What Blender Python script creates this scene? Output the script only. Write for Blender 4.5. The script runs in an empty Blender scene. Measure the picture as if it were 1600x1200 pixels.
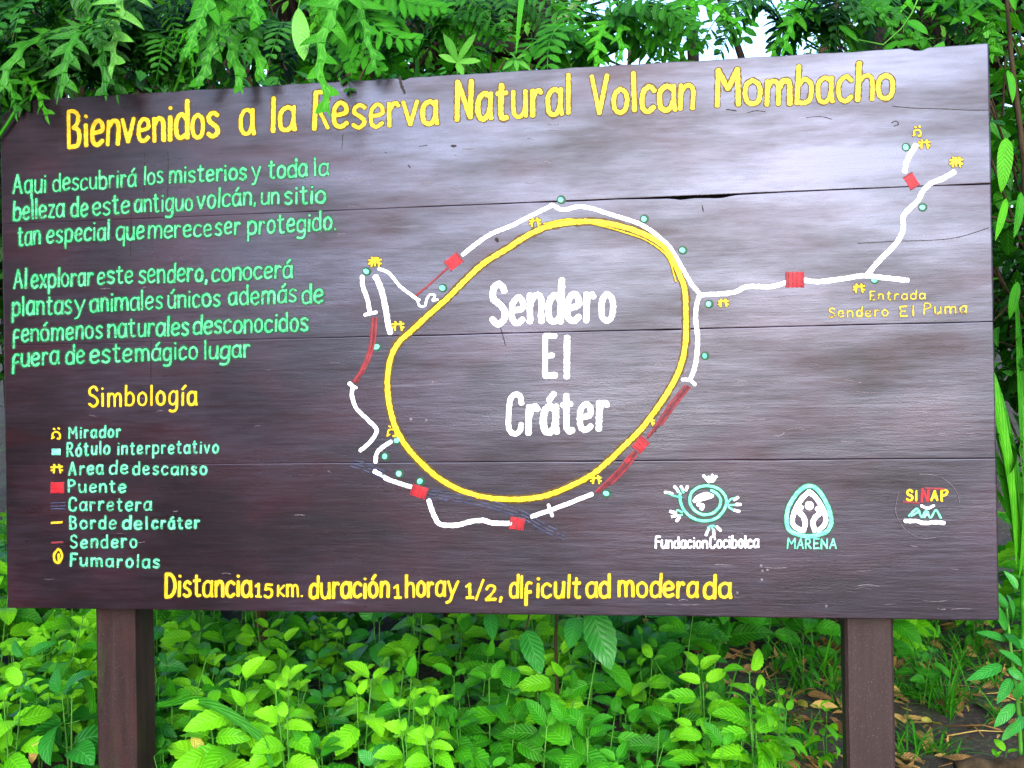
import bpy, math, random
import numpy as np
from mathutils import Vector, Matrix, noise

random.seed(7)
R = math.radians
sc = bpy.context.scene
col = sc.collection

# ------------------------------------------------------------------ camera
B0 = 0.66                                   # height of the board's lower edge
FPX = 1500.0                                # focal length in photo pixels (1600 wide)
CAM = Vector((0.39732, -2.27785, 0.54285 + B0))
_yaw, _pitch, _roll = -0.126133, 0.0035704, -0.0170784
FW = Vector((math.sin(_yaw) * math.cos(_pitch), math.cos(_yaw) * math.cos(_pitch), math.sin(_pitch)))
_r = FW.cross(Vector((0, 0, 1))).normalized()
_u = _r.cross(FW)
RT = _r * math.cos(_roll) + _u * math.sin(_roll)
UP = -_r * math.sin(_roll) + _u * math.cos(_roll)
cd = bpy.data.cameras.new('camera')
cam = bpy.data.objects.new('camera', cd)
col.objects.link(cam)
cd.sensor_width = 36.0
cd.lens = 36.0 * FPX / 1600.0
cd.clip_start = 0.02
cd.clip_end = 500
m = Matrix((RT, UP, -FW)).transposed().to_4x4()
m.translation = CAM
cam.matrix_world = m
sc.camera = cam

# ------------------------------------------------------------------ sky, sun, exposure
SUN_EL, SUN_AZ = R(25), R(174)              # azimuth clockwise from +Y: behind the camera, to the right
w = bpy.data.worlds.new('World')
sc.world = w
w.use_nodes = True
nt = w.node_tree
sky = nt.nodes.new('ShaderNodeTexSky')
sky.sky_type = 'NISHITA'
sky.sun_disc = False
sky.sun_elevation = SUN_EL
sky.sun_rotation = SUN_AZ
sky.air_density = 1.0
sky.dust_density = 1.6
sky.ozone_density = 3.0
bgn = nt.nodes['Background']
nt.links.new(sky.outputs['Color'], bgn.inputs['Color'])
bgn.inputs['Strength'].default_value = 0.15
sd = bpy.data.lights.new('sun', 'SUN')
sd.energy = 1.5
sd.angle = R(72)
sd.color = (0.87, 0.92, 1.0)
sun = bpy.data.objects.new('sun', sd)
col.objects.link(sun)
_sv = Vector((math.sin(SUN_AZ) * math.cos(SUN_EL), math.cos(SUN_AZ) * math.cos(SUN_EL), math.sin(SUN_EL)))
sun.rotation_euler = _sv.to_track_quat('Z', 'Y').to_euler()
sun.location = (0, 0, 8)
sc.view_settings.view_transform = 'Standard'
sc.view_settings.look = 'None'
sc.view_settings.exposure = 2.4
sc.view_settings.gamma = 1.0
sc.cycles.max_bounces = 8
sc.cycles.use_denoising = True


# ------------------------------------------------------------------ pixel helpers
def ray(x, y):
    return (FW * FPX + RT * (x - 800.0) - UP * (y - 600.0)).normalized()


def P(x, y, Y=0.0):
    """Point of the photo's pixel (x, y) on the vertical plane at depth Y."""
    d = ray(x, y)
    return CAM + d * ((Y - CAM.y) / d.y)


def pxm(p):
    """Metres per photo pixel at point p."""
    return (p - CAM).dot(FW) / FPX


# ------------------------------------------------------------------ scene helpers
def tag(o, label=None, cat=None, group=None, kind=None):
    for k, v in (('label', label), ('category', cat), ('group', group), ('kind', kind)):
        if v:
            o[k] = v
    return o


def empty(name, loc=(0, 0, 0), rz=0.0):
    o = bpy.data.objects.new(name, None)
    col.objects.link(o)
    o.location = loc
    o.rotation_euler.z = rz
    o.empty_display_size = 0.1
    return o


class MB:
    def __init__(self):
        self.v, self.f, self.uv, self.t = [], [], [], []

    def add(self, verts, faces, uvs=None, tint=0.5):
        o = len(self.v)
        self.v.extend(verts)
        for f in faces:
            self.f.append([i + o for i in f])
        self.uv.extend(uvs if uvs else [(0.0, 0.0)] * len(verts))
        self.t.extend([tint] * len(verts))

    def mesh(self, name, mat, smooth=True):
        me = bpy.data.meshes.new(name)
        me.from_pydata([tuple(p) for p in self.v], [], self.f)
        uvl = me.uv_layers.new(name='UVMap')
        n = len(me.loops)
        idx = np.empty(n, dtype=np.int32)
        me.loops.foreach_get('vertex_index', idx)
        uva = np.array(self.uv, dtype=np.float32)[idx]
        uvl.data.foreach_set('uv', uva.ravel())
        at = me.attributes.new('tint', 'FLOAT', 'POINT')
        at.data.foreach_set('value', np.array(self.t, dtype=np.float32))
        if smooth:
            me.polygons.foreach_set('use_smooth', np.ones(len(me.polygons), dtype=bool))
        if mat:
            me.materials.append(mat)
        me.update()
        return me

    def build(self, name, mat, parent=None, smooth=True, loc=None):
        me = self.mesh(name, mat, smooth)
        o = bpy.data.objects.new(name, me)
        col.objects.link(o)
        if parent:
            o.parent = parent
        if loc:
            o.location = loc
        return o


def tube(mb, pts, rads, seg=7, tint=0.5, cap=True):
    pts = [Vector(p) for p in pts]
    n = len(pts)
    vs, fs = [], []
    a = None
    for i in range(n):
        d = (pts[min(i + 1, n - 1)] - pts[max(i - 1, 0)])
        if d.length < 1e-9:
            d = Vector((0, 0, 1))
        d.normalize()
        if a is None:
            a = d.orthogonal().normalized()
        a = (a - d * a.dot(d))
        a = a.normalized() if a.length > 1e-6 else d.orthogonal().normalized()
        b = d.cross(a)
        for k in range(seg):
            th = 2 * math.pi * k / seg
            vs.append(pts[i] + (a * math.cos(th) + b * math.sin(th)) * rads[i])
    for i in range(n - 1):
        for k in range(seg):
            k2 = (k + 1) % seg
            fs.append([i * seg + k, i * seg + k2, (i + 1) * seg + k2, (i + 1) * seg + k])
    if cap:
        fs.append([k for k in range(seg)][::-1])
        fs.append([(n - 1) * seg + k for k in range(seg)])
    mb.add(vs, fs, [(0, v.z) for v in vs], tint)


def spline(pts, step):
    """Catmull-Rom through pts (tuples of any length), resampled every step."""
    P_ = [np.array(p, float) for p in pts]
    if len(P_) == 2:
        dense = [P_[0] + (P_[1] - P_[0]) * t for t in np.linspace(0, 1, 12)]
    else:
        Q = [2 * P_[0] - P_[1]] + P_ + [2 * P_[-1] - P_[-2]]
        dense = []
        for i in range(1, len(Q) - 2):
            p0, p1, p2, p3 = Q[i - 1:i + 3]
            for t in np.linspace(0, 1, 10, endpoint=False):
                dense.append(.5 * (2 * p1 + (p2 - p0) * t + (2 * p0 - 5 * p1 + 4 * p2 - p3) * t * t + (3 * p1 - p0 - 3 * p2 + p3) * t ** 3))
        dense.append(P_[-1])
    return resample(dense, step)


def resample(dense, step):
    dense = [np.array(p, float) for p in dense]
    L = [0.0]
    for a, b in zip(dense, dense[1:]):
        L.append(L[-1] + float(np.linalg.norm(b - a)))
    n = max(2, int(round(L[-1] / step)) + 1)
    out = []
    D = np.array(dense)
    for s in np.linspace(0, L[-1], n):
        out.append(np.array([np.interp(s, L, D[:, k]) for k in range(D.shape[1])]))
    return out


# ------------------------------------------------------------------ materials
def new_mat(name):
    mt = bpy.data.materials.new(name)
    mt.use_nodes = True
    t = mt.node_tree
    return mt, t, t.nodes['Principled BSDF'], t.nodes['Material Output']


def N(t, kind, **kw):
    n = t.nodes.new(kind)
    for k, v in kw.items():
        if hasattr(n, k):
            setattr(n, k, v)
        else:
            n.inputs[k].default_value = v
    return n


def mixc(t, fac, a, b, blend='MIX'):
    n = t.nodes.new('ShaderNodeMix')
    n.data_type = 'RGBA'
    n.blend_type = blend
    for sock, v in ((n.inputs[0], fac), (n.inputs[6], a), (n.inputs[7], b)):
        if isinstance(v, bpy.types.NodeSocket):
            t.links.new(v, sock)
        elif isinstance(v, (int, float)):
            sock.default_value = v
        else:
            sock.default_value = (*v, 1) if len(v) == 3 else v
    return n.outputs[2]


def ramp(t, src, stops):
    n = t.nodes.new('ShaderNodeValToRGB')
    el = n.color_ramp.elements
    while len(el) < len(stops):
        el.new(0.5)
    for e, (p, c) in zip(el, stops):
        e.position = p
        e.color = (*c, 1) if not isinstance(c, (int, float)) else (c, c, c, 1)
    t.links.new(src, n.inputs[0])
    return n.outputs[0]


def mth(t, op, a, b=None, c=None):
    n = t.nodes.new('ShaderNodeMath')
    n.operation = op
    for i, v in enumerate((a, b, c)):
        if v is None:
            continue
        if isinstance(v, bpy.types.NodeSocket):
            t.links.new(v, n.inputs[i])
        else:
            n.inputs[i].default_value = v
    return n.outputs[0]


def nois(t, vec, scale, detail=4, rough=.6, mapping=None):
    if mapping:
        mp = t.nodes.new('ShaderNodeMapping')
        mp.inputs['Scale'].default_value = mapping
        t.links.new(vec, mp.inputs['Vector'])
        vec = mp.outputs[0]
    n = t.nodes.new('ShaderNodeTexNoise')
    n.inputs['Scale'].default_value = scale
    n.inputs['Detail'].default_value = detail
    n.inputs['Roughness'].default_value = rough
    t.links.new(vec, n.inputs['Vector'])
    return n.outputs['Fac']


def board_mat():
    mt, t, b, out = new_mat('weathered_brown_paint')
    pos = N(t, 'ShaderNodeTexCoord').outputs['Object']
    g1 = nois(t, pos, 9, 6, .65, (.35, 1, 6))        # long grain
    g2 = nois(t, pos, 46, 6, .68, (.20, 1, 1.8))      # fine grain streaks
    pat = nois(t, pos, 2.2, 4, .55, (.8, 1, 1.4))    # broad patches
    blot = nois(t, pos, 5, 3, .5, (.7, 1, 1.3))
    spk = nois(t, pos, 260, 2, .6)
    base = ramp(t, g1, [(.3, (.0034, .0010, .0011)), (.55, (.0066, .0019, .0021)), (.75, (.0120, .0046, .0052))])
    red = mixc(t, ramp(t, blot, [(.45, 0.), (.68, .75)]), base, (.020, .0026, .0036))
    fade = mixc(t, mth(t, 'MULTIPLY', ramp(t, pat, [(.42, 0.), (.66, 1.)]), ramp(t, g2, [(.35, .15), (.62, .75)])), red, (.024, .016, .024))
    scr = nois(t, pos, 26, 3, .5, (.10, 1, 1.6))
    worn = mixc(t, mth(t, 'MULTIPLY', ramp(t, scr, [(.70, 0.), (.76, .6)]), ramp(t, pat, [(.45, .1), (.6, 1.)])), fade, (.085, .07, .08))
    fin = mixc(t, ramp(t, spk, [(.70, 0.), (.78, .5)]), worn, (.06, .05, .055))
    t.links.new(fin, b.inputs['Base Color'])
    sm = nois(t, pos, 3.1, 5, .62, (.55, 1, 2.4))
    gl = ramp(t, mth(t, 'ADD', mth(t, 'MULTIPLY', sm, .75), mth(t, 'MULTIPLY', g2, .25)), [(.36, .14), (.62, .58)])
    t.links.new(gl, b.inputs['Specular IOR Level'])
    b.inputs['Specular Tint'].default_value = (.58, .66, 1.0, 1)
    t.links.new(ramp(t, sm, [(.35, .42), (.62, .25)]), b.inputs['Roughness'])
    b.inputs['Coat Weight'].default_value = .30
    b.inputs['Coat IOR'].default_value = 1.42
    b.inputs['Coat Roughness'].default_value = .30
    hs = mth(t, 'ADD', mth(t, 'MULTIPLY', g2, .7), mth(t, 'MULTIPLY', spk, .35))
    hs = mth(t, 'ADD', hs, mth(t, 'MULTIPLY', g1, .9))
    bp = N(t, 'ShaderNodeBump')
    bp.inputs['Strength'].default_value = .15
    bp.inputs['Distance'].default_value = .004
    t.links.new(hs, bp.inputs['Height'])
    t.links.new(bp.outputs[0], b.inputs['Normal'])
    t.links.new(bp.outputs[0], b.inputs['Coat Normal'])
    return mt


def post_mat():
    mt, t, b, out = new_mat('brown_post_paint')
    pos = N(t, 'ShaderNodeTexCoord').outputs['Object']
    g1 = nois(t, pos, 14, 5, .6, (3, 3, .25))
    spk = nois(t, pos, 300, 2, .6)
    base = ramp(t, g1, [(.3, (.010, .0042, .0042)), (.6, (.019, .0085, .0085)), (.8, (.032, .017, .017))])
    g2 = nois(t, pos, 5, 5, .65, (2, 2, .8))
    base = mixc(t, ramp(t, g2, [(.5, 0.), (.7, .8)]), base, (.032, .0085, .0085))
    fin = mixc(t, ramp(t, spk, [(.62, 0.), (.74, .7)]), base, (.09, .06, .055))
    g3 = nois(t, pos, 11, 5, .7, (1, 1, .3))
    fin = mixc(t, ramp(t, g3, [(.58, 0.), (.72, .7)]), fin, (.020, .030, .008))
    b.inputs['Specular IOR Level'].default_value = .22
    t.links.new(fin, b.inputs['Base Color'])
    b.inputs['Roughness'].default_value = .55
    bp = N(t, 'ShaderNodeBump')
    bp.inputs['Strength'].default_value = .35
    bp.inputs['Distance'].default_value = .003
    t.links.new(mth(t, 'ADD', g1, mth(t, 'MULTIPLY', spk, .4)), bp.inputs['Height'])
    t.links.new(bp.outputs[0], b.inputs['Normal'])
    return mt


def paint_mat(name, c, c2, wear=.35, brown=(.05, .03, .028), rough=.5):
    mt, t, b, out = new_mat(name)
    pos = N(t, 'ShaderNodeTexCoord').outputs['Object']
    n1 = nois(t, pos, 55, 4, .65, (.6, 1, 1))
    n2 = mth(t, 'ADD', mth(t, 'MULTIPLY', nois(t, pos, 230, 3, .7), .55), mth(t, 'MULTIPLY', nois(t, pos, 75, 3, .7, (.3, 1, 1)), .45))
    base = mixc(t, ramp(t, n1, [(.38, 0.), (.66, 1.)]), c, c2)
    fin = mixc(t, mth(t, 'MULTIPLY', ramp(t, n2, [(.50, 0.), (.60, 1.)]), wear), base, brown)
    t.links.new(fin, b.inputs['Base Color'])
    b.inputs['Roughness'].default_value = rough
    b.inputs['Specular IOR Level'].default_value = .14
    bp = N(t, 'ShaderNodeBump')
    bp.inputs['Strength'].default_value = .25
    bp.inputs['Distance'].default_value = .002
    t.links.new(n2, bp.inputs['Height'])
    t.links.new(bp.outputs[0], b.inputs['Normal'])
    return mt


def leaf_mat(name, c_dark, c_mid, c_light, vein=8.0, rough=.42, trans=.35, spec=.5, veinstr=.35):
    """Leaf skin: tint attribute picks the colour, UV carries midrib and side veins."""
    mt, t, b, out = new_mat(name)
    at = N(t, 'ShaderNodeAttribute', attribute_name='tint').outputs['Fac']
    uv = N(t, 'ShaderNodeUVMap').outputs[0]
    sp = N(t, 'ShaderNodeSeparateXYZ')
    t.links.new(uv, sp.inputs[0])
    au = mth(t, 'ABSOLUTE', mth(t, 'SUBTRACT', sp.outputs[0], .5))
    ph = mth(t, 'SUBTRACT', mth(t, 'MULTIPLY', sp.outputs[1], vein), mth(t, 'MULTIPLY', au, 4.2))
    tri = mth(t, 'ABSOLUTE', mth(t, 'SUBTRACT', mth(t, 'FRACT', ph), .5))       # 0 at a side vein
    side = ramp(t, tri, [(.0, 1.), (.16, 0.)])
    mid = ramp(t, au, [(.0, 1.), (.045, 0.)])
    vn = mth(t, 'MAXIMUM', side, mid)
    geo = N(t, 'ShaderNodeNewGeometry').outputs['Position']
    nz = nois(t, geo, 28, 3, .6)
    oi = N(t, 'ShaderNodeObjectInfo').outputs['Random']
    f = mth(t, 'ADD', mth(t, 'MULTIPLY', at, .72), mth(t, 'MULTIPLY', nz, .30))
    f = mth(t, 'ADD', f, mth(t, 'MULTIPLY', mth(t, 'SUBTRACT', oi, .5), .16))
    c = ramp(t, f, [(.12, c_dark), (.5, c_mid), (.86, c_light)])
    c = mixc(t, mth(t, 'MULTIPLY', vn, veinstr), c, tuple(min(1, x * 1.5 + .03) for x in c_light))
    t.links.new(c, b.inputs['Base Color'])
    b.inputs['Roughness'].default_value = rough
    b.inputs['Specular IOR Level'].default_value = spec
    bp = N(t, 'ShaderNodeBump')
    bp.inputs['Strength'].default_value = .5
    bp.inputs['Distance'].default_value = .003
    t.links.new(mth(t, 'SUBTRACT', mth(t, 'MULTIPLY', tri, 1.6), mth(t, 'MULTIPLY', mid, .6)), bp.inputs['Height'])
    t.links.new(bp.outputs[0], b.inputs['Normal'])
    tr = N(t, 'ShaderNodeBsdfTranslucent')
    tc = mixc(t, 1.0, c, (1.15, 1.25, .5), 'MULTIPLY')
    t.links.new(tc, tr.inputs['Color'])
    mx = N(t, 'ShaderNodeMixShader')
    mx.inputs[0].default_value = trans
    t.links.new(b.outputs[0], mx.inputs[1])
    t.links.new(tr.outputs[0], mx.inputs[2])
    t.links.new(mx.outputs[0], out.inputs['Surface'])
    return mt


def bark_mat(name, c1, c2, moss=None):
    mt, t, b, out = new_mat(name)
    pos = N(t, 'ShaderNodeNewGeometry').outputs['Position']
    n1 = nois(t, pos, 22, 6, .65, (1, 1, .4))
    n2 = nois(t, pos, 9, 4, .6)
    c = ramp(t, n1, [(.35, c1), (.7, c2)])
    if moss:
        c = mixc(t, ramp(t, n2, [(.42, 0.), (.58, 1.)]), c, moss)
    t.links.new(c, b.inputs['Base Color'])
    b.inputs['Roughness'].default_value = .9
    b.inputs['Specular IOR Level'].default_value = .08
    bp = N(t, 'ShaderNodeBump')
    bp.inputs['Strength'].default_value = .8
    bp.inputs['Distance'].default_value = .012
    t.links.new(n1, bp.inputs['Height'])
    t.links.new(bp.outputs[0], b.inputs['Normal'])
    return mt


def soil_mat():
    mt, t, b, out = new_mat('damp_forest_soil')
    pos = N(t, 'ShaderNodeNewGeometry').outputs['Position']
    n1 = nois(t, pos, 7, 8, .7)
    n2 = nois(t, pos, 45, 5, .7)
    c = ramp(t, n1, [(.35, (.010, .0065, .003)), (.5, (.022, .015, .007)), (.62, (.016, .035, .004))])
    c = mixc(t, ramp(t, n2, [(.5, 0.), (.72, .7)]), c, (.11, .07, .032))
    t.links.new(c, b.inputs['Base Color'])
    b.inputs['Roughness'].default_value = .9
    bp = N(t, 'ShaderNodeBump')
    bp.inputs['Strength'].default_value = .9
    bp.inputs['Distance'].default_value = .03
    t.links.new(mth(t, 'ADD', n1, n2), bp.inputs['Height'])
    t.links.new(bp.outputs[0], b.inputs['Normal'])
    return mt


M = {}
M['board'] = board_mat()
M['post'] = post_mat()
M['gap'] = paint_mat('dark_wood_crack', (.006, .004, .004), (.012, .008, .008), .6, (.02, .011, .011), rough=.6)
M['yellow'] = paint_mat('yellow_paint', (0.50, 0.30, 0.0045), (0.56, 0.39, 0.028), .5, (0.136, 0.085, 0.0085))
M['ochre'] = paint_mat('old_ochre_paint', (0.0382, 0.0221, 0.0008), (0.0595, 0.034, 0.0017), .7)
M['green'] = paint_mat('mint_green_paint', (.018, .25, .085), (.09, .40, .19), .85, (.008, .06, .024))
M['mint'] = paint_mat('legend_green_paint', (.05, .30, .17), (.14, .42, .28), .9, (.010, .07, .035))
M['dgreen'] = paint_mat('old_green_paint', (0.0026, 0.0357, 0.0136), (0.0043, 0.051, 0.0213), .8)
M['teal'] = paint_mat('turquoise_paint', (0.068, 0.357, 0.2295), (0.187, 0.476, 0.357), .7, (0.0255, 0.187, 0.1275))
M['white'] = paint_mat('white_paint', (0.731, 0.731, 0.731), (0.697, 0.697, 0.714), .10, (0.34, 0.323, 0.34))
M['red'] = paint_mat('red_paint', (.25, .006, .012), (.33, .016, .022), .5, (.08, .006, .008))
M['dred'] = paint_mat('faded_red_paint', (.13, .010, .016), (.18, .022, .028), .7)
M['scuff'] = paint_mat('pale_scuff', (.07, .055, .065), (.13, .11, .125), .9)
M['fred'] = paint_mat('thin_red_wash', (.06, .006, .010), (.10, .012, .018), .8, (.02, .006, .007))
M['road'] = paint_mat('slate_blue_paint', (.014, .017, .042), (.035, .042, .085), .5)
M['fyellow'] = paint_mat('faded_yellow_paint', (.36, .24, .012), (.44, .34, .05), .95)

M['herb'] = leaf_mat('herb_leaf', (0.0048, 0.052, 0.0008), (0.0176, 0.16, 0.0016), (0.056, 0.288, 0.004), 9, .48, .32, .16)
M['herb2'] = leaf_mat('young_herb_leaf', (0.02, 0.15, 0.0008), (0.062, 0.30, 0.0024), (0.15, 0.44, 0.0064), 9, .48, .34, .16)
M['herb3'] = leaf_mat('bluish_herb_leaf', (0.0032, 0.048, 0.0032), (0.0112, 0.136, 0.0096), (0.036, 0.24, 0.028), 8, .38, .25, .3)
M['canopy'] = leaf_mat('canopy_leaf', (0.0016, 0.0208, 0.0006), (0.008, 0.08, 0.0012), (0.036, 0.192, 0.0032), 7, .46, .34, .2)
M['fern'] = leaf_mat('fern_leaf', (0.004, 0.052, 0.0008), (0.0176, 0.16, 0.0016), (0.06, 0.288, 0.0048), 12, .5, .36, .16)
M['palefern'] = leaf_mat('pale_fern_leaf', (0.02, 0.128, 0.008), (0.052, 0.224, 0.0176), (0.112, 0.32, 0.04), 12, .42, .28, .25)
M['far'] = leaf_mat('far_leaf', (0.0048, 0.04, 0.0016), (0.0224, 0.136, 0.004), (0.088, 0.288, 0.016), 5, .46, .40, .2, veinstr=.1)
M['strap'] = leaf_mat('strap_leaf', (0.008, 0.096, 0.0008), (0.024, 0.2, 0.0024), (0.08, 0.336, 0.008), 2, .45, .34, .2)
M['litter'] = leaf_mat('dead_leaf', (.08, .038, .012), (.22, .115, .032), (.45, .30, .08), 7, .7, .12, .2)
M['yleaf'] = leaf_mat('yellowed_leaf', (.20, .14, .01), (.30, .24, .02), (.36, .34, .05), 7, .5, .25, .3)
M['stem'] = bark_mat('green_stem', (.03, .12, .012), (.07, .22, .03))
M['twig'] = bark_mat('brown_twig', (.012, .008, .004), (.045, .030, .016))
M['bark'] = bark_mat('dark_bark', (.003, .002, .0015), (.012, .008, .005))
M['mossbark'] = bark_mat('mossy_bark', (.01, .007, .004), (.03, .022, .013), (.02, .08, .008))
M['palebark'] = bark_mat('lichen_bark', (.05, .08, .03), (.12, .17, .07), (.06, .13, .03))
M['soil'] = soil_mat()


# ------------------------------------------------------------------ THE SIGN
root = empty('information_sign', (0, 0.02, 0))
tag(root, 'big brown wooden trail map sign on two posts with yellow, green and white lettering', 'information sign')
PAR = Matrix.Translation((0, -0.02, 0))     # parts are modelled in world coordinates


def part(mb, name, mat, label=None, smooth=True, parent=None):
    o = mb.build(name, mat, None, smooth)
    o.parent = parent or root
    o.matrix_parent_inverse = PAR if not parent else Matrix.Identity(4)
    if label:
        o['label'] = label
    return o


WB, HB = 2.40683, 1.3
XL, XR = -WB / 2, WB / 2
Z0, Z1 = B0, B0 + HB


def zb(x, y):
    return P(x, y).z


seams = [Z1, zb(1200, 301), zb(1000, 516), zb(1300, 718), Z0]


def n1(x, s, k=0.0):
    return noise.noise(Vector((x * s, k, k * 1.7)))


bm = MB()
for k in range(4):
    zt, zbm = seams[k], seams[k + 1]
    NX = 150
    off = [0.0, .0003, .0001, .0004][k]
    vs, fs, ring = [], [], 0
    for i in range(NX + 1):
        x = XL + WB * i / NX
        jl = .0012 * n1(x, 9, k + .3) + (.0035 * max(0, n1(x, 5, k + 4.)) if i % 1 == 0 else 0)
        lft = [1, .2, .3, .05][k] + (1 - [1, .2, .3, .05][k]) * min(1, max(0, (x + .5) / .6))
        lfb = [.2, .3, .05, 1][k] + (1 - [.2, .3, .05, 1][k]) * min(1, max(0, (x + .5) / .6))
        top = zt - (.00003 + abs(jl) * .7) * lft
        bot = zbm + (.00003 + abs(.0011 * n1(x, 7, k + 9.1))) * lfb
        if k == 1:                                   # the wide split under the top plank
            e = math.exp(-((x - P(1085, 307).x) / .11) ** 2)
            top -= .010 * e * (.7 + .5 * n1(x, 30, 2.2))
        if k == 0:
            top = zt - .0025 * abs(n1(x, 6, 1.1)) - .002 * abs(n1(x, 25, 5.))
            d = x - XL
            r = .088
            if d < r:
                top -= r * (1 - math.sqrt(max(0, 1 - ((r - d) / r) ** 2)))
            for xn, wn, dn in ((P(1435, 75).x, .016, .006), (P(628, 118).x, .010, .006)):
                top -= dn * math.exp(-((x - xn) / wn) ** 4)
        if k == 3:
            bot = zbm + .0015 * abs(n1(x, 6, 3.3))
        xx = x
        if i == 1:
            xx = XL + .004
        if i == NX - 1:
            xx = XR - .004
        wv = .0007 * n1(x, 2.5, k)
        qb, qt = .1 + .9 * lfb, .1 + .9 * lft
        row = [(.038, bot), (.0030 * qb, bot), (.0003 * qb, bot + .0002 * qb), (0, bot + .0008 * qb), (0, bot + .003), (0, bot + .010)]
        for q in (.2, .4, .6, .8):
            row.append((wv * math.sin(q * 3.14), bot + (top - bot) * q))
        row += [(0, top - .010), (0, top - .003), (0, top - .0008 * qt), (.0003 * qt, top - .0002 * qt), (.0030 * qt, top), (.038, top)]
        ring = len(row)
        for j, (yy, z) in enumerate(row):
            ex = 0.0
            if i == 0:
                ex = -.0015 * n1(z, 14, 3.) + (.0008 if yy < .001 else 0)
            if i == NX:
                ex = .002 * n1(z, 12, 8.) - (.0008 if yy < .001 else 0)
            vs.append((xx + ex, yy + off, z))
    for i in range(NX):
        for j in range(ring):
            j2 = (j + 1) % ring
            fs.append([i * ring + j, (i + 1) * ring + j, (i + 1) * ring + j2, i * ring + j2])
    fs.append(list(range(ring)))
    fs.append([NX * ring + j for j in range(ring)][::-1])
    bm.add(vs, fs)
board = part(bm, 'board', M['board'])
for p_ in board.data.polygons:
    if len(p_.vertices) > 4:
        p_.use_smooth = False
bk = MB()
x0, x1, z0, z1, ya, yb = XL + .05, XR - .03, Z0 + .03, Z1 - .06, .0415, .0465
bk.add([(x0, ya, z0), (x1, ya, z0), (x1, ya, z1), (x0, ya, z1), (x0, yb, z0), (x1, yb, z0), (x1, yb, z1), (x0, yb, z1)],
       [[0, 1, 2, 3], [7, 6, 5, 4], [0, 4, 5, 1], [1, 5, 6, 2], [2, 6, 7, 3], [3, 7, 4, 0]])
part(bk, 'backing_sheet', M['gap'], smooth=False)


def post(xa, xb, dep=.1075):
    mb = MB()
    X0, X1 = P(xa, 1080, .0475).x, P(xb, 1080, .0475).x
    Ya, Yb = .0475, .0475 + dep
    c = .006
    prof = [(X0 + c, Ya), (X1 - c, Ya), (X1, Ya + c), (X1, Yb - c), (X1 - c, Yb), (X0 + c, Yb), (X0, Yb - c), (X0, Ya + c)]
    zs = list(np.linspace(-.4, Z1 - .08, 40))
    vs, fs = [], []
    for z in zs:
        for j, (x, y) in enumerate(prof):
            vs.append((x + .0012 * n1(z, 6, j), y + .0012 * n1(z, 5, j + 20), z))
    for i in range(len(zs) - 1):
        for j in range(8):
            j2 = (j + 1) % 8
            fs.append([i * 8 + j, i * 8 + j2, (i + 1) * 8 + j2, (i + 1) * 8 + j])
    fs.append(list(range(8))[::-1])
    fs.append([(len(zs) - 1) * 8 + j for j in range(8)])
    mb.add(vs, fs)
    return part(mb, 'post', M['post'], smooth=False)


post(150, 211)
post(1322, 1398, .055)

# ---- brush strokes laid on the board
_zc = [0]


def ribbon(mb, pts, wpx, wob=.10, lift=.0011, base=.0004, freq=.09, lump=0.0, taper=None):
    """A domed stroke of paint along pts (photo pixels) on the board's face."""
    if len(pts) < 2:
        return
    _zc[0] += 1
    sd_ = _zc[0] * 3.17
    jit = (_zc[0] % 9) * .000035
    hw = wpx / 2
    pts = [np.array(p, float) for p in pts]
    a = pts[0] - pts[1]
    a = a / max(1e-6, np.linalg.norm(a))
    b = pts[-1] - pts[-2]
    b = b / max(1e-6, np.linalg.norm(b))
    caps = [hw * q for q in (1, .93, .75, .45)]
    full = [pts[0] + a * (c * .75) for c in caps] + pts + [pts[-1] + b * (c * .75) for c in caps[::-1]]
    wid = [math.sqrt(max(0.0, 1 - (c / hw) ** 2)) for c in caps] + [1.0] * len(pts) + [math.sqrt(max(0.0, 1 - (c / hw) ** 2)) for c in caps[::-1]]
    n = len(full)
    vs, fs = [], []
    for i in range(n):
        d = full[min(i + 1, n - 1)] - full[max(i - 1, 0)]
        d = d / max(1e-9, np.linalg.norm(d))
        nn = np.array([-d[1], d[0]])
        s = i * 1.6 * freq
        wl = hw * wid[i] * (1 + wob * 1.6 * noise.noise(Vector((s, sd_, 0))))
        wr = hw * wid[i] * (1 + wob * 1.6 * noise.noise(Vector((s, sd_, 7.7))))
        if taper:
            tt = i / (n - 1)
            wl *= taper[0] + (taper[1] - taper[0]) * tt
            wr *= taper[0] + (taper[1] - taper[0]) * tt
        lf = lift * (1 + lump * noise.noise(Vector((s * 2.1, sd_, 3.))))
        for q, h in ((-1, 0), (-.72, .8), (0, 1), (.72, .8), (1, 0)):
            pp = full[i] + nn * (wl if q < 0 else wr) * q
            w3 = P(pp[0], pp[1])
            vs.append((w3.x, -(base + jit + lf * h), w3.z))
    for i in range(n - 1):
        for j in range(4):
            fs.append([i * 5 + j, i * 5 + j + 1, (i + 1) * 5 + j + 1, (i + 1) * 5 + j])
    mb.add(vs, fs)


X_ = .66            # x-height as a share of the capital height
GL = {}


def g(ch, w_, *strokes):
    GL[ch] = (w_, strokes)


def S(*p):
    return ('S', p)


def L_(*p):
    return ('L', p)


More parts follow.
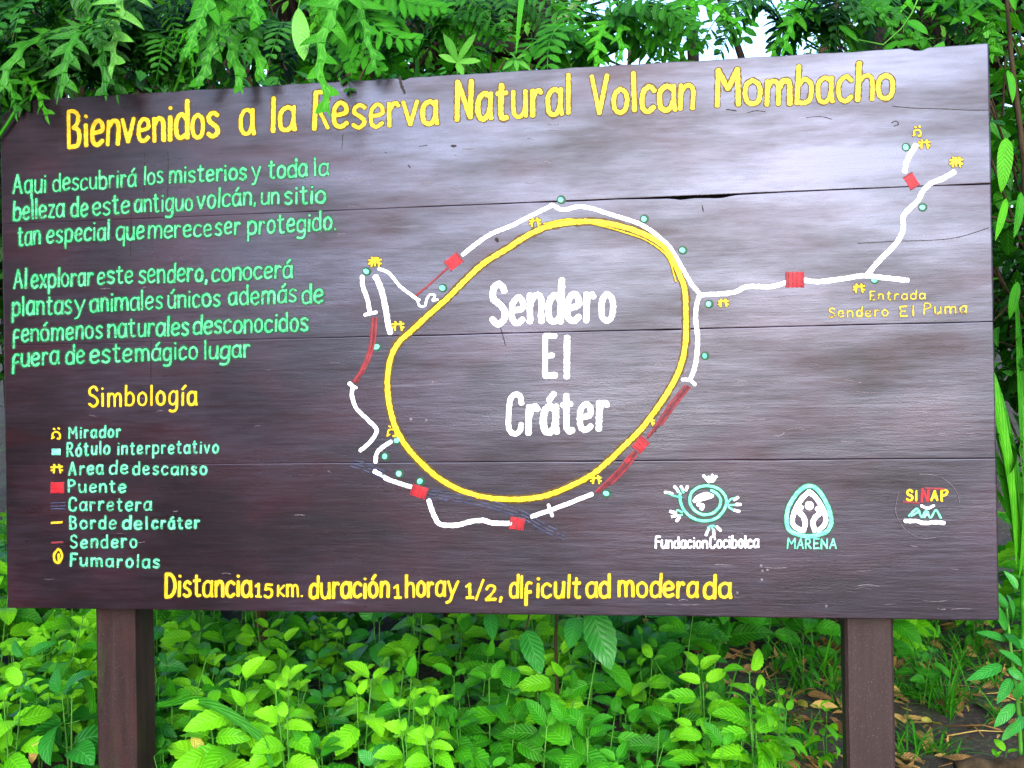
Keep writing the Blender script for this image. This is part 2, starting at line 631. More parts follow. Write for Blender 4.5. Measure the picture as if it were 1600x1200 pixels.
_bowl = S((.40, .56), (.22, X_), (.05, .54), (.01, .32), (.05, .08), (.2, .0), (.34, .1), (.40, .28))
g('a', .43, _bowl, L_((.41, .66), (.40, .2), (.44, .0)))
g('b', .43, L_((.02, 1.02), (.02, .0)), S((.02, .48), (.2, X_), (.38, .54), (.42, .32), (.37, .08), (.2, .0), (.02, .06)))
g('c', .38, S((.37, .55), (.22, X_), (.05, .53), (.01, .32), (.05, .09), (.2, .0), (.37, .11)))
g('d', .43, S((.41, .5), (.22, X_), (.05, .54), (.01, .32), (.05, .08), (.2, .0), (.41, .1)), L_((.41, 1.02), (.41, .0)))
g('e', .40, S((.03, .33), (.2, .34), (.37, .40), (.34, .58), (.2, X_), (.05, .54), (.01, .32), (.05, .09), (.2, .0), (.38, .10)))
g('f', .34, L_((.06, -.36), (.05, .40)), S((.05, .40), (.10, .60), (.2, X_), (.33, .62)), L_((.05, .20), (.30, .24)))
g('g', .43, _bowl, S((.41, .66), (.41, .2), (.40, -.14), (.32, -.30), (.16, -.34), (.02, -.30)))
g('h', .42, L_((.02, 1.02), (.02, .0)), S((.02, .46), (.16, .64), (.32, .64), (.39, .50), (.40, .25), (.40, .0)))
g('i', .09, L_((.045, .62), (.045, .0)), L_((.04, .86), (.05, .88)))
g('l', .09, L_((.045, 1.0), (.045, .0)))
g('m', .68, L_((.02, X_), (.02, .0)), S((.02, .46), (.13, .64), (.27, .62), (.33, .46), (.34, .0)), S((.34, .46), (.45, .64), (.59, .62), (.65, .46), (.66, .0)))
g('n', .40, L_((.02, X_), (.02, .0)), S((.02, .46), (.16, .64), (.31, .63), (.38, .48), (.38, .25), (.38, .0)))
g('o', .42, S((.21, X_), (.06, .55), (.01, .33), (.06, .09), (.21, .0), (.36, .09), (.41, .33), (.36, .55), (.21, X_)))
g('p', .43, L_((.02, X_), (.02, -.34)), S((.02, .48), (.2, X_), (.38, .54), (.42, .32), (.37, .08), (.2, .0), (.02, .08)))
g('q', .43, _bowl, L_((.41, X_), (.41, -.32)))
g('r', .30, L_((.03, X_), (.03, .0)), S((.03, .42), (.12, .60), (.22, .65), (.29, .58)))
g('s', .36, S((.34, .57), (.2, X_), (.06, .58), (.05, .44), (.18, .34), (.31, .24), (.33, .10), (.18, .0), (.02, .08)))
g('t', .32, S((.12, .92), (.12, .4), (.13, .10), (.2, .0), (.31, .03)), L_((.0, .68), (.28, .70)))
g('u', .42, S((.02, X_), (.02, .3), (.06, .07), (.2, .0), (.34, .10), (.39, .3)), L_((.40, X_), (.40, .0)))
g('v', .40, L_((.0, X_), (.19, .0), (.39, X_)))
g('x', .36, L_((.0, X_), (.35, .0)), L_((.35, X_), (.0, .0)))
g('y', .42, L_((.02, X_), (.21, .06)), S((.42, X_), (.24, .12), (.14, -.22), (.0, -.32)))
g('z', .36, L_((.02, .62), (.34, .63), (.02, .02), (.36, .0)))
g('A', .50, L_((.0, .0), (.24, 1.0), (.47, .0)), L_((.09, .34), (.40, .35)))
g('B', .46, L_((.03, .0), (.03, 1.0)), S((.03, 1.0), (.25, .99), (.38, .86), (.36, .66), (.2, .54)), S((.2, .54), (.38, .46), (.43, .26), (.34, .04), (.03, .0)))
g('C', .46, S((.44, .76), (.40, .94), (.22, 1.0), (.06, .88), (.02, .5), (.05, .14), (.22, .0), (.40, .06), (.45, .24)))
g('D', .48, L_((.03, .0), (.03, 1.0)), S((.03, 1.0), (.28, .95), (.44, .68), (.44, .32), (.28, .04), (.03, .0)))
g('E', .40, L_((.38, .99), (.03, 1.0), (.03, .0), (.40, .02)), L_((.03, .5), (.30, .51)))
g('F', .38, L_((.38, .99), (.03, 1.0), (.03, .0)), L_((.03, .54), (.30, .55)))
g('K', .40, L_((.03, X_), (.03, .0)), L_((.38, X_), (.05, .30), (.40, .0)))
g('M', .64, L_((.02, .0), (.04, 1.0), (.32, .46), (.58, 1.0), (.61, .0)))
g('N', .46, L_((.03, .0), (.03, 1.0), (.42, .04), (.42, 1.0)))
g('P', .44, L_((.03, .0), (.03, 1.0)), S((.03, 1.0), (.28, .98), (.42, .78), (.30, .54), (.03, .48)))
g('R', .46, L_((.03, .0), (.03, 1.0)), S((.03, 1.0), (.28, .98), (.40, .78), (.30, .56), (.03, .50)), L_((.16, .50), (.45, .0)))
g('S', .44, S((.42, .82), (.34, .97), (.2, 1.0), (.05, .86), (.07, .64), (.24, .52), (.40, .38), (.42, .16), (.22, .0), (.02, .14)))
g('I', .10, L_((.05, 1.0), (.05, .0)))
g('V', .48, L_((.0, 1.0), (.23, .0), (.46, 1.0)))
g('1', .26, L_((.0, .52), (.14, .66), (.14, .0)), L_((.02, .0), (.26, .0)))
g('2', .40, S((.02, .5), (.12, .66), (.30, .64), (.36, .48), (.2, .22), (.0, .0)), L_((.0, .0), (.38, .01)))
g('5', .38, L_((.36, X_), (.06, X_), (.04, .38)), S((.04, .38), (.2, .44), (.36, .32), (.34, .08), (.18, -.02), (.0, .06)))
g('/', .40, L_((.38, .95), (.03, -.06)))
g(',', .10, L_((.07, .06), (.02, -.14)))
g('.', .08, L_((.04, .02), (.045, .04)))
ACC = {'á': 'a', 'ó': 'o', 'ú': 'u', 'í': 'i'}


def word(mb, ub, txt, xa, xb, ya, yb, cap, wpx, gap=.15, und=1.5, xs=1.0, lift=.00022, rough=.19, thin=1.0):
    """txt written between pixels xa and xb, baseline from ya to yb, capital height cap (pixels)."""
    tot = 0.0
    items = []
    for i, ch in enumerate(txt):
        if ch == ' ':
            tot += .30
            continue
        base = ACC.get(ch, ch)
        if i and txt[i - 1] != ' ':
            tot += gap
        items.append((ch, base, tot))
        tot += GL[base][0]
    k = (xb - xa - wpx * .6) / max(tot, 1e-6)
    xo = xa + wpx * .3
    for ch, base, xx in items:
        wd, strokes = GL[base]
        dy = random.uniform(-.025, .025)
        sx = random.uniform(.93, 1.05)
        sy = random.uniform(.96, 1.04)
        sh = random.uniform(-.02, .05)
        strokes = list(strokes)
        if ch == 'í':
            strokes = strokes[:1]
        if ch != base:
            ax = wd / 2
            strokes = strokes + [L_((ax - .03, .80), (ax + .12, .98))]

        def tp(p):
            gx = wd / 2 + (p[0] - wd / 2) * sx + p[1] * sh
            X = xo + (xx + gx) * k
            yy = p[1] * sy
            if xs != 1.0 and 0 < yy <= X_ * sy + .05:
                yy *= xs
            return (X, ya + (yb - ya) * (X - xa) / max(1, xb - xa) - (yy + dy) * cap)
        for kind, pp in strokes:
            q = [tp(p) for p in pp]
            q = [(a + random.uniform(-.3, .3) * wpx * .12, b + random.uniform(-.3, .3) * wpx * .12) for a, b in q]
            if kind == 'S':
                runs = [spline(q, 1.6)]
            else:
                runs = [resample([a, b], 1.6) for a, b in zip(q, q[1:])]
            for rn in runs:
                ww = wpx * thin * random.uniform(.72, .96)
                ribbon(mb, rn, ww, rough, lift, .0006, .55, .5)
                if ub is not None:
                    ribbon(ub, rn, ww * und, .22, .00012, .0003, .2)


def lettering(lines, mat, under, name, label, **kw):
    mb, ub = MB(), MB() if under else None
    for ln in lines:
        word(mb, ub, *ln, **kw)
    o = part(mb, name, mat, label)
    if under:
        u_ = ub.build('old_paint', under, o)
    return o


# title
lettering([('Bienvenidos', 104, 343, 230, 212, 55, 7.4), ('a', 373, 399, 209, 208, 58, 8), ('la', 422, 462, 206, 203, 54, 7.8),
           ('Reserva', 487, 685, 202, 192, 55, 7.6), ('Natural', 710, 893, 189, 176, 58, 8.4), ('Volcan', 921, 1086, 177, 170, 57, 8.2),
           ('Mombacho'.replace('Mom', 'Mam') if False else 'Mombacho', 1117, 1398, 167, 153, 57, 8.4)],
          M['yellow'], M['ochre'], 'title_lettering', 'yellow title lettering across the top of the board', und=1.55)
GT = dict(und=2.1, rough=.30, thin=.86)
for ln in [
    [('Aqui', 20, 73, 303, 300, 29, 4.2), ('descubrirá', 82, 213, 299, 291, 28, 4.0), ('los', 224, 256, 288, 286, 27, 4.0),
     ('misterios', 263, 386, 286, 280, 26, 4.6), ('y', 393, 408, 279, 279, 28, 3.6), ('toda', 418, 481, 279, 275, 28, 5.0), ('la', 490, 514, 275, 274, 28, 3.6)],
    [('belleza', 20, 101, 344, 339, 30, 4.4), ('de', 110, 138, 339, 337, 29, 4.4), ('este', 144, 203, 337, 332, 29, 4.4), ('antiguo', 209, 302, 331, 328, 28, 4.2),
     ('volcán,', 307, 401, 326, 319, 29, 4.4), ('un', 407, 437, 320, 318, 27, 3.8), ('sitio', 443, 509, 319, 316, 28, 4.8)],
    [('tan', 27, 64, 384, 380, 30, 4.4), ('especial', 72, 172, 380, 374, 29, 4.4), ('que', 181, 226, 375, 373, 30, 4.4), ('merece', 231, 332, 372, 369, 28, 4.2),
     ('ser', 335, 376, 367, 365, 28, 4.4), ('protegido.', 386, 526, 366, 359, 29, 4.6)],
    [('Al', 21, 43, 451, 449, 29, 4.6), ('explorar', 48, 146, 450, 445, 29, 4.6), ('este', 151, 209, 444, 441, 28, 4.6), ('sendero,', 216, 325, 442, 439, 29, 4.8), ('conocerá', 330, 457, 440, 433, 28, 4.6)],
    [('plantas', 18, 113, 493, 489, 30, 4.7), ('y', 116, 134, 489, 488, 29, 4.2), ('animales', 140, 255, 487, 482, 29, 4.7), ('únicos', 261, 345, 481, 478, 28, 4.5),
     ('además', 356, 464, 477, 472, 29, 4.7), ('de', 471, 506, 474, 472, 30, 5.0)],
    [('fenómenos', 19, 161, 534, 528, 28, 4.6), ('naturales', 168, 296, 527, 523, 29, 4.8), ('desconocidos', 301, 482, 522, 516, 29, 4.8)],
    [('fuera', 18, 93, 573, 568, 29, 4.8), ('de', 102, 133, 569, 567, 29, 4.8), ('este', 140, 207, 568, 564, 29, 4.6), ('mágico', 211, 310, 564, 560, 28, 4.7), ('lugar', 318, 392, 562, 557, 28, 4.7)],
]:
    lettering(ln, M['green'], M['dgreen'], 'text_line', 'mint green lettering line reading ' + ' '.join(q[0] for q in ln[:3]), **GT)
lettering([('Simbología', 138, 308, 635, 632, 31, 4.2)], M['yellow'], M['ochre'], 'heading_lettering', 'yellow heading lettering above the legend', gap=.22, und=1.6, rough=.14)
for ln in [
    [('Mirador', 107, 189, 685, 682, 17.5, 3.6)],
    [('Rótulo', 104, 172, 713, 709, 20, 3.6), ('interpretativo', 183, 342, 710, 707, 19, 3.4)],
    [('Area', 107, 162, 742, 740, 20, 3.8), ('de', 170, 201, 741, 740, 20, 3.9), ('descanso', 207, 324, 741, 741, 19, 3.8)],
    [('Puente', 106, 197, 769, 769, 19, 3.8)], [('Carretera', 107, 237, 798, 797, 20, 3.8)],
    [('Borde', 108, 182, 826, 826, 19, 3.9), ('del', 191, 232, 826, 826, 19, 4.4), ('cráter', 237, 312, 826, 825, 18, 4.2)],
    [('Sendero', 109, 215, 856, 855, 19, 3.8)], [('Fumarolas', 109, 250, 884, 887, 19, 3.8)],
]:
    lettering(ln, M['mint'], M['dgreen'], 'legend_line', 'pale green legend lettering reading ' + ln[0][0], gap=.26, und=1.8, rough=.2)
lettering([('Sendero', 765, 962, 507, 500, 62, 11)], M['white'], None, 'map_title_lettering', 'white lettering reading Sendero inside the crater ring', gap=.20)
lettering([('El', 847, 891, 588, 588, 62, 10.5)], M['white'], None, 'map_title_lettering', 'white lettering reading El inside the crater ring', gap=.32)
lettering([('Cráter', 789, 952, 678, 671, 62, 11)], M['white'], None, 'map_title_lettering', 'white lettering reading Crater inside the crater ring', gap=.20)
lettering([('Distancia', 257, 394, 932, 931, 35, 5.6), ('15', 398, 427, 932, 933, 30, 4.4), ('Km.', 432, 474, 931, 932, 26, 4.4), ('duración', 482, 609, 934, 933, 34, 5.6),
           ('1', 615, 628, 934, 934, 30, 4.4), ('hora', 633, 696, 932, 931, 33, 5.2), ('y', 697, 716, 930, 930, 34, 4.6), ('1', 727, 741, 934, 934, 32, 4.6), ('/', 741, 758, 936, 936, 30, 4.8), ('2,', 758, 786, 937, 936, 32, 5.2),
           ('dlf', 795, 832, 933, 933, 34, 5.6), ('icult', 837, 908, 933, 933, 34, 5.6), ('ad', 915, 954, 933, 933, 34, 5.8), ('modera', 964, 1091, 932, 933, 34, 5.6), ('da', 1098, 1143, 933, 934, 34, 5.8)],
          M['yellow'], M['ochre'], 'distance_lettering', 'yellow lettering along the bottom edge of the board', und=1.6, rough=.13)
lettering([('Entrada', 1358, 1446, 469, 467, 13, 2.9), ('Sendero', 1294, 1388, 496, 494, 14.5, 3.2), ('El', 1405, 1429, 494, 493, 15, 3.2), ('Puma', 1442, 1511, 491, 489, 16, 3.4)],
          M['fyellow'], M['ochre'], 'small_lettering', 'small faded yellow lettering under the white trail', gap=.26, und=1.5, rough=.35, thin=.85)
lettering([('Fundacion', 1023, 1106, 856, 856, 17, 3.6), ('Cocibolca', 1108, 1186, 856, 855, 18, 3.6)], M['white'], None, 'emblem_lettering', 'white lettering under the turquoise ring emblem', rough=.2)
GL['R'] = GL['R']
lettering([('MAR', 1229, 1268, 857, 857, 15, 2.8), ('ENA', 1270, 1308, 857, 857, 15, 2.8)], M['teal'], M['dgreen'], 'emblem_lettering', 'turquoise lettering under the hands emblem', gap=.14, und=1.7, rough=.2)


# ---- map of the trails
def stroke_part(name, mat, paths, wpx, under=None, und=1.6, label=None, wob=.12, smooth=True, lift=.00025):
    mb, ub = MB(), MB()
    for p_ in paths:
        q = spline(p_, 1.6) if smooth else sum([resample([a, b], 1.6) for a, b in zip(p_, p_[1:])], [])
        ribbon(mb, q, wpx, wob, lift, .0008, .22, .4)
        if under:
            ribbon(ub, q, wpx * und, .2, .00012, .0003, .15)
    o = part(mb, name, mat, label)
    if under:
        ub.build('old_paint', under, o)
    return o


rim = [(1072, 500), (1070, 455), (1058, 420), (1040, 388), (1010, 368), (975, 355), (935, 347), (900, 347), (860, 353), (828, 366), (790, 390), (755, 412),
       (725, 440), (700, 465), (672, 490), (645, 515), (625, 533), (612, 555), (606, 585), (606, 615), (611, 645), (620, 672), (637, 700), (660, 725), (690, 750),
       (725, 768), (765, 778), (810, 780), (850, 775), (890, 760), (930, 738), (970, 702), (1000, 672), (1025, 640), (1048, 605), (1064, 570), (1071, 535), (1072, 500)]
stroke_part('crater_ring', M['yellow'], [rim], 8.0, M['ochre'], 1.7, 'thick yellow ring around the white map title', .16)
stroke_part('crater_ring_overpaint', M['yellow'], [[(1056, 440), (1043, 402), (1012, 377), (975, 363), (935, 352), (890, 343), (850, 350)]], 2.6, M['ochre'], 1.8, None, .3, lift=.0015)
TR = [
    [(723, 398), (747, 379), (769, 365), (803, 351), (826, 339), (857, 324), (864, 321), (875, 327), (887, 327), (902, 323), (922, 325), (944, 332), (973, 341), (995, 348),
     (1015, 359), (1035, 375), (1049, 390), (1066, 419), (1080, 443), (1094, 460)],
    [(1096, 461), (1129, 459), (1150, 456), (1168, 448), (1204, 448), (1228, 442)],
    [(1257, 438), (1281, 440), (1320, 435), (1350, 431), (1382, 434), (1418, 438)],
    [(1354, 431), (1372, 409), (1392, 389), (1406, 371), (1411, 355), (1411, 339), (1421, 326), (1434, 314), (1441, 300), (1454, 287), (1473, 279), (1491, 269)],
    [(1431, 227), (1418, 249), (1413, 268)],
    [(1093, 461), (1088, 478), (1087, 501), (1090, 526), (1089, 552), (1086, 572), (1079, 592)],
    [(566, 432), (567, 447), (574, 467), (578, 488)],
    [(587, 432), (595, 450), (602, 478), (606, 504), (610, 520)],
    [(592, 420), (608, 427), (625, 447), (647, 464), (655, 469)],
    [(546, 599), (551, 604), (550, 618), (557, 638), (574, 655), (588, 670), (586, 680), (575, 694), (563, 704)],
    [(611, 690), (596, 700), (588, 710), (587, 722)],
    [(585, 736), (607, 749), (630, 757), (643, 761)],
    [(670, 782), (677, 802), (688, 819), (715, 820), (735, 815), (755, 813), (770, 817), (798, 818)],
    [(831, 807), (860, 797), (887, 787), (925, 772)],
]
TW = [6.4, 7.2, 7.4, 7.6, 8.0, 7.0, 6.6, 8.6, 4.8, 6.0, 6.2, 6.6, 7.4, 6.6]
for p_, w_ in zip(TR, TW):
    stroke_part('trail_line', M['white'], [p_], w_, None, wob=.15)
stroke_part('trail_scribble', M['white'], [[(652, 470), (656, 478), (664, 478), (667, 468), (672, 460), (680, 462), (676, 470), (684, 468)]], 3.2, None, wob=.3)
stroke_part('trail_mark', M['white'], [[(570, 492), (588, 488)]], 5, None)
stroke_part('trail_mark', M['white'], [[(1066, 593), (1078, 594), (1086, 601)]], 5, None)
stroke_part('trail_mark', M['white'], [[(857, 789), (863, 806)]], 5, None)
stroke_part('trail_mark', M['white'], [[(546, 599), (557, 606)]], 4, None)
for p_, w_ in (([(585, 499), (583, 529), (578, 553), (568, 576), (555, 596)], 8), ([(1074, 604), (1050, 634), (1029, 664), (1012, 684)], 5), ([(993, 708), (975, 731), (953, 753), (934, 768)], 7)):
    stroke_part('red_trail_line', M['fred'], [p_], w_, None, label='broad faded red stretch of trail', wob=.35, lift=.0002)
for paths, w_ in (([[(650, 462), (675, 441), (699, 419)]], 3.0), ([[(582, 497), (580, 529), (575, 553), (566, 575), (553, 596)], [(588, 497), (586, 529), (580, 553), (570, 577)]], 4.2),
                  ([[(1070, 602), (1046, 632), (1025, 664), (1012, 682)], [(1078, 605), (1055, 634), (1034, 664)]], 3.0), ([[(990, 705), (972, 727), (950, 750), (931, 768)], [(995, 712), (977, 735), (955, 757)]], 3.4)):
    stroke_part('red_trail_line', M['dred'], paths, w_, None, label='faded red stretch of trail', wob=.3, lift=.0006)


def rot_rect(cx, cy, w_, h_, a):
    ca, sa = math.cos(R(a)), math.sin(R(a))
    return [(cx + x * ca - y * sa, cy + x * sa + y * ca) for x, y in ((-w_ / 2, -h_ / 2), (w_ / 2, -h_ / 2), (w_ / 2, h_ / 2), (-w_ / 2, h_ / 2))]


def patch(mb, poly, lift=.0004, base=.0006):
    """A filled blob of paint with slightly uneven edge."""
    _zc[0] += 1
    j = (_zc[0] % 9) * .00004
    pts = resample(list(poly) + [poly[0]], 1.5)[:-1]
    c = sum(pts) / len(pts)
    vs, fs = [], []
    n = len(pts)
    for fr, h in ((1.0, 0), (.86, .9), (.4, 1.0)):
        for i, p_ in enumerate(pts):
            q = c + (p_ - c) * fr * (1 + .05 * noise.noise(Vector((p_[0] * .3, p_[1] * .3, _zc[0]))))
            w3 = P(q[0], q[1])
            vs.append((w3.x, -(base + j + lift * h), w3.z))
    w3 = P(c[0], c[1])
    vs.append((w3.x, -(base + j + lift), w3.z))
    for r_ in range(2):
        for i in range(n):
            i2 = (i + 1) % n
            fs.append([r_ * n + i, r_ * n + i2, (r_ + 1) * n + i2, (r_ + 1) * n + i])
    for i in range(n):
        fs.append([2 * n + i, 2 * n + (i + 1) % n, 3 * n])
    mb.add(vs, fs)


def ellipse(cx, cy, rx, ry, a=0, n=18):
    ca, sa = math.cos(R(a)), math.sin(R(a))
    return [(cx + rx * math.cos(t) * ca - ry * math.sin(t) * sa, cy + rx * math.cos(t) * sa + ry * math.sin(t) * ca) for t in np.linspace(0, 2 * math.pi, n, endpoint=False)]


for cx, cy, w_, h_, a, nb in ((709, 409, 24, 18, -38, 0), (1242, 437, 27, 24, 0, 4), (1424, 283, 22, 16, 58, 0), (655, 768, 24, 18, 18, 3), (808, 818, 22, 19, 8, 3),
                              (1001, 695, 22, 18, -48, 3), (981, 718, 12, 7, -45, 0), (90, 762, 20, 17, 0, 0)):
    mb = MB()
    patch(mb, rot_rect(cx, cy, w_, h_, a))
    o = part(mb, 'bridge_symbol', M['red'], 'red painted bridge symbol')
    eb = MB()
    rr = rot_rect(cx, cy, w_ * .98, h_ * .98, a)
    for p0, p1 in ((0, 3), (1, 2)):
        ribbon(eb, resample([rr[p0], rr[p1]], 1.5), 2.4, .2, .0006, .0014)
    for k in range(nb):
        f_ = (k + .5) / nb
        pa = np.array(rr[0]) + (np.array(rr[1]) - np.array(rr[0])) * f_
        pb = np.array(rr[3]) + (np.array(rr[2]) - np.array(rr[3])) * f_
        ribbon(eb, resample([pa, pb], 1.5), 1.5, .2, .0006, .0014)
    eb.build('plank_marks', M['dred'], o)
dots = [(572, 424), (691, 450), (588, 542), (876, 312), (1006, 342), (1066, 391), (1107, 475), (1101, 556), (1415, 230), (1441, 324), (1366, 437), (620, 688), (601, 713), (623, 740), (656, 752), (947, 771)]
for x, y in dots:
    ub, mb = MB(), MB()
    patch(ub, ellipse(x + 1, y, 7.2, 7), .0001, .0003)
    patch(mb, ellipse(x, y, random.uniform(3.8, 5.2), random.uniform(3.6, 4.8), random.uniform(-30, 30)), .0002, .0006)
    o = part(mb, 'sign_symbol', M['teal'], 'round mint green spot beside the trail')
    ub.build('old_paint', M['dgreen'], o)
mb = MB()
patch(mb, rot_rect(88, 706, 14, 10, 0))
part(mb, 'sign_symbol', M['teal'], 'mint green block in the legend')


def table_icon(x, y, s=1.0, dense=False):
    p_ = [[(x - 9 * s, y - 3 * s), (x + 9 * s, y - 4 * s)], [(x - 4 * s, y - 3 * s), (x - 5 * s, y + 6 * s)], [(x + 4 * s, y - 3 * s), (x + 6 * s, y + 6 * s)],
          [(x - 9 * s, y + 2 * s), (x - 6 * s, y + 1 * s)], [(x + 6 * s, y + 1 * s), (x + 9 * s, y + 2 * s)], [(x - 5 * s, y - 7 * s), (x - 3 * s, y - 6 * s)], [(x + 3 * s, y - 7 * s), (x + 5 * s, y - 6 * s)]]
    if dense:
        p_ += [[(x - 6 * s, y), (x + 6 * s, y)], [(x, y - 7 * s), (x, y + 5 * s)]]
    stroke_part('rest_area_symbol', M['yellow'], p_, 2.8 * s ** .5, M['ochre'], 1.9, 'small yellow picnic table symbol', .3, False)


for a in ((586, 410, 1.05, True), (622, 510, 1.0), (836, 348, .95), (1130, 474, .85), (1444, 226, .95), (1494, 254, 1.1, True), (1342, 451, .95), (1015, 660, .8), (931, 750, .9), (89, 733, .95)):
    table_icon(*a)


def lookout_icon(x, y, s=1.0):
    stroke_part('lookout_symbol', M['yellow'], [[(x - 6 * s, y + 8 * s), (x - 5 * s, y), (x, y - 2 * s), (x + 5 * s, y), (x + 6 * s, y + 8 * s), (x + 2 * s, y + 8 * s)], [(x - 7 * s, y + 8 * s), (x - 3 * s, y + 6 * s)],
                                               [(x - 4 * s, y - 7 * s), (x - 2 * s, y - 6 * s)], [(x + 3 * s, y - 8 * s), (x + 5 * s, y - 7 * s)]], 2.6, M['ochre'], 1.8, 'small yellow lookout symbol', .3, True)


lookout_icon(88, 677)
lookout_icon(1433, 205, .9)
lookout_icon(612, 673)
stroke_part('crater_edge_symbol', M['yellow'], [[(81, 817), (97, 816)]], 3.2, M['ochre'], 1.6)
stroke_part('trail_symbol', M['dred'], [[(81, 848), (98, 847)]], 3.2)
stroke_part('fumarole_symbol', M['yellow'], [[(91, 858), (85, 866), (86, 876), (92, 879), (97, 870), (95, 861), (91, 858)], [(92, 866), (92, 876)]], 3.6, M['ochre'], 1.6)
rd = []
base = [(545, 722), (575, 731), (600, 742)]
base2 = [(668, 771), (700, 776), (740, 782), (780, 792), (820, 806), (850, 824), (882, 838)]
for bs in (base, base2):
    d = spline(bs, 1.0)
    for off in (-5, 0.5, 5.5):
        i = random.randint(0, 8)
        while i < len(d) - 4:
            ln = random.randint(10, 22)
            seg = d[i:min(len(d), i + ln)]
            if len(seg) > 3:
                rd.append([(p_[0] - off * .25, p_[1] + off) for p_ in (seg[0], seg[len(seg) // 2], seg[-1])])
            i += ln + random.randint(3, 8)
stroke_part('road_line', M['road'], rd, 2.2, None, label='dashed dark road line below the crater ring', wob=.3)
stroke_part('road_symbol', M['road'], [[(80, 786), (102, 785)], [(80, 791), (90, 791)], [(93, 791), (103, 790)], [(81, 795), (101, 795)]], 2.0)

# ---- emblems
em = stroke_part('emblem_ring', M['teal'], [[(1062, 773), (1064, 787), (1072, 801), (1086, 811), (1103, 814), (1120, 809), (1131, 797), (1135, 783), (1130, 770), (1119, 762), (1104, 759), (1090, 762), (1080, 771), (1078, 785), (1085, 797), (1098, 804), (1113, 802), (1123, 793), (1126, 782), (1121, 772), (1111, 766)]],
                 4.4, M['dgreen'], 1.9, 'turquoise spiral ring of the hands-and-circle emblem')
wl = []
for pts in ([(1085, 783), (1092, 776), (1103, 772), (1113, 775)], [(1090, 788), (1098, 790), (1096, 795)], [(1090, 781), (1100, 779), (1110, 776)]):
    wl.append(pts)
stroke_part('emblem_swirl', M['white'], wl, 6, None)
hands = [[(1108, 753), (1099, 743)], [(1108, 753), (1107, 745)], [(1112, 752), (1113, 742)], [(1113, 752), (1119, 744)],
         [(1050, 771), (1039, 769)], [(1060, 768), (1054, 760)], [(1067, 766), (1064, 760)], [(1072, 766), (1074, 760)],
         [(1056, 801), (1047, 799)], [(1058, 805), (1050, 807)], [(1062, 808), (1057, 814)],
         [(1147, 781), (1153, 777)], [(1150, 788), (1157, 788)], [(1147, 797), (1155, 799)], [(1107, 826), (1103, 836)], [(1115, 828), (1116, 835)], [(1120, 823), (1126, 829)]]
stroke_part('emblem_fingers', M['white'], hands, 4.4, None, wob=.2)
stroke_part('emblem_arms', M['teal'], [[(1042, 770), (1054, 775), (1065, 777)], [(1057, 764), (1064, 772)], [(1064, 763), (1068, 770)], [(1066, 800), (1058, 797)], [(1066, 804), (1058, 806)], [(1137, 786), (1142, 780), (1149, 778)],
                                       [(1138, 789), (1148, 789)], [(1138, 792), (1146, 797)], [(1105, 832), (1107, 824), (1113, 821), (1118, 823)], [(1112, 822), (1114, 829)]], 3.0, M['dgreen'], 1.8, wob=.2)
egg_o = [(1263, 759), (1255, 762), (1245, 771), (1233, 790), (1229, 808), (1231, 824), (1241, 833), (1264, 838), (1289, 832), (1298, 820), (1298, 806), (1293, 790), (1284, 773), (1272, 761), (1263, 759)]
stroke_part('emblem_border', M['teal'], [egg_o], 6.5, M['dgreen'], 1.6, 'turquoise egg-shaped border of the hands emblem')
egg_i = [(1264, 768), (1253, 779), (1243, 795), (1238, 812), (1241, 822), (1252, 829)]
egg_j = [(1264, 768), (1275, 778), (1284, 792), (1290, 808), (1288, 820), (1278, 829)]
stroke_part('emblem_inner_border', M['white'], [egg_i, egg_j], 7.5, None)
stroke_part('emblem_hands', M['white'], [[(1252, 792), (1248, 799), (1255, 807), (1258, 818), (1255, 829)], [(1277, 794), (1281, 801), (1273, 809), (1270, 818), (1273, 829)]], 8, None)
mb = MB()
patch(mb, ellipse(1264.5, 790, 7, 7))
part(mb, 'emblem_ball', M['white'])
lettering([('S', 1415, 1427, 782, 782, 16, 4.2), ('I', 1429, 1434, 782, 782, 15, 3.8), ('A', 1454, 1466, 782, 782, 15, 3.8), ('P', 1469, 1482, 783, 782, 17, 4.2)], M['yellow'], M['ochre'], 'emblem_lettering', 'yellow letters of the round mountain emblem', und=1.5)
lettering([('N', 1438, 1452, 784, 784, 20, 3.8)], M['red'], M['dred'], 'emblem_lettering', 'red middle letter of the round mountain emblem', und=1.4)
stroke_part('emblem_bars', M['dred'], [[(1411, 784), (1436, 786)], [(1446, 763), (1475, 764)]], 3.2, None)
stroke_part('emblem_snow', M['white'], [[(1439, 790), (1449, 794), (1459, 790)]], 4, None)
stroke_part('emblem_mountain', M['teal'], [[(1420, 806), (1433, 795), (1440, 808), (1447, 798), (1454, 809), (1462, 797), (1470, 809)], [(1424, 806), (1436, 799)], [(1444, 808), (1450, 800)]], 3.4, M['dgreen'], 1.8, wob=.25)
stroke_part('emblem_snow_line', M['white'], [[(1414, 814), (1430, 814), (1445, 817), (1460, 816), (1475, 817)]], 6, None, wob=.2)
stroke_part('emblem_circle', M['scuff'], [[(1404, 770), (1399, 795), (1405, 815), (1420, 832), (1440, 841), (1462, 840)], [(1436, 741), (1462, 743), (1482, 754), (1494, 768), (1499, 785)]], 1.0, None, lift=.0003)

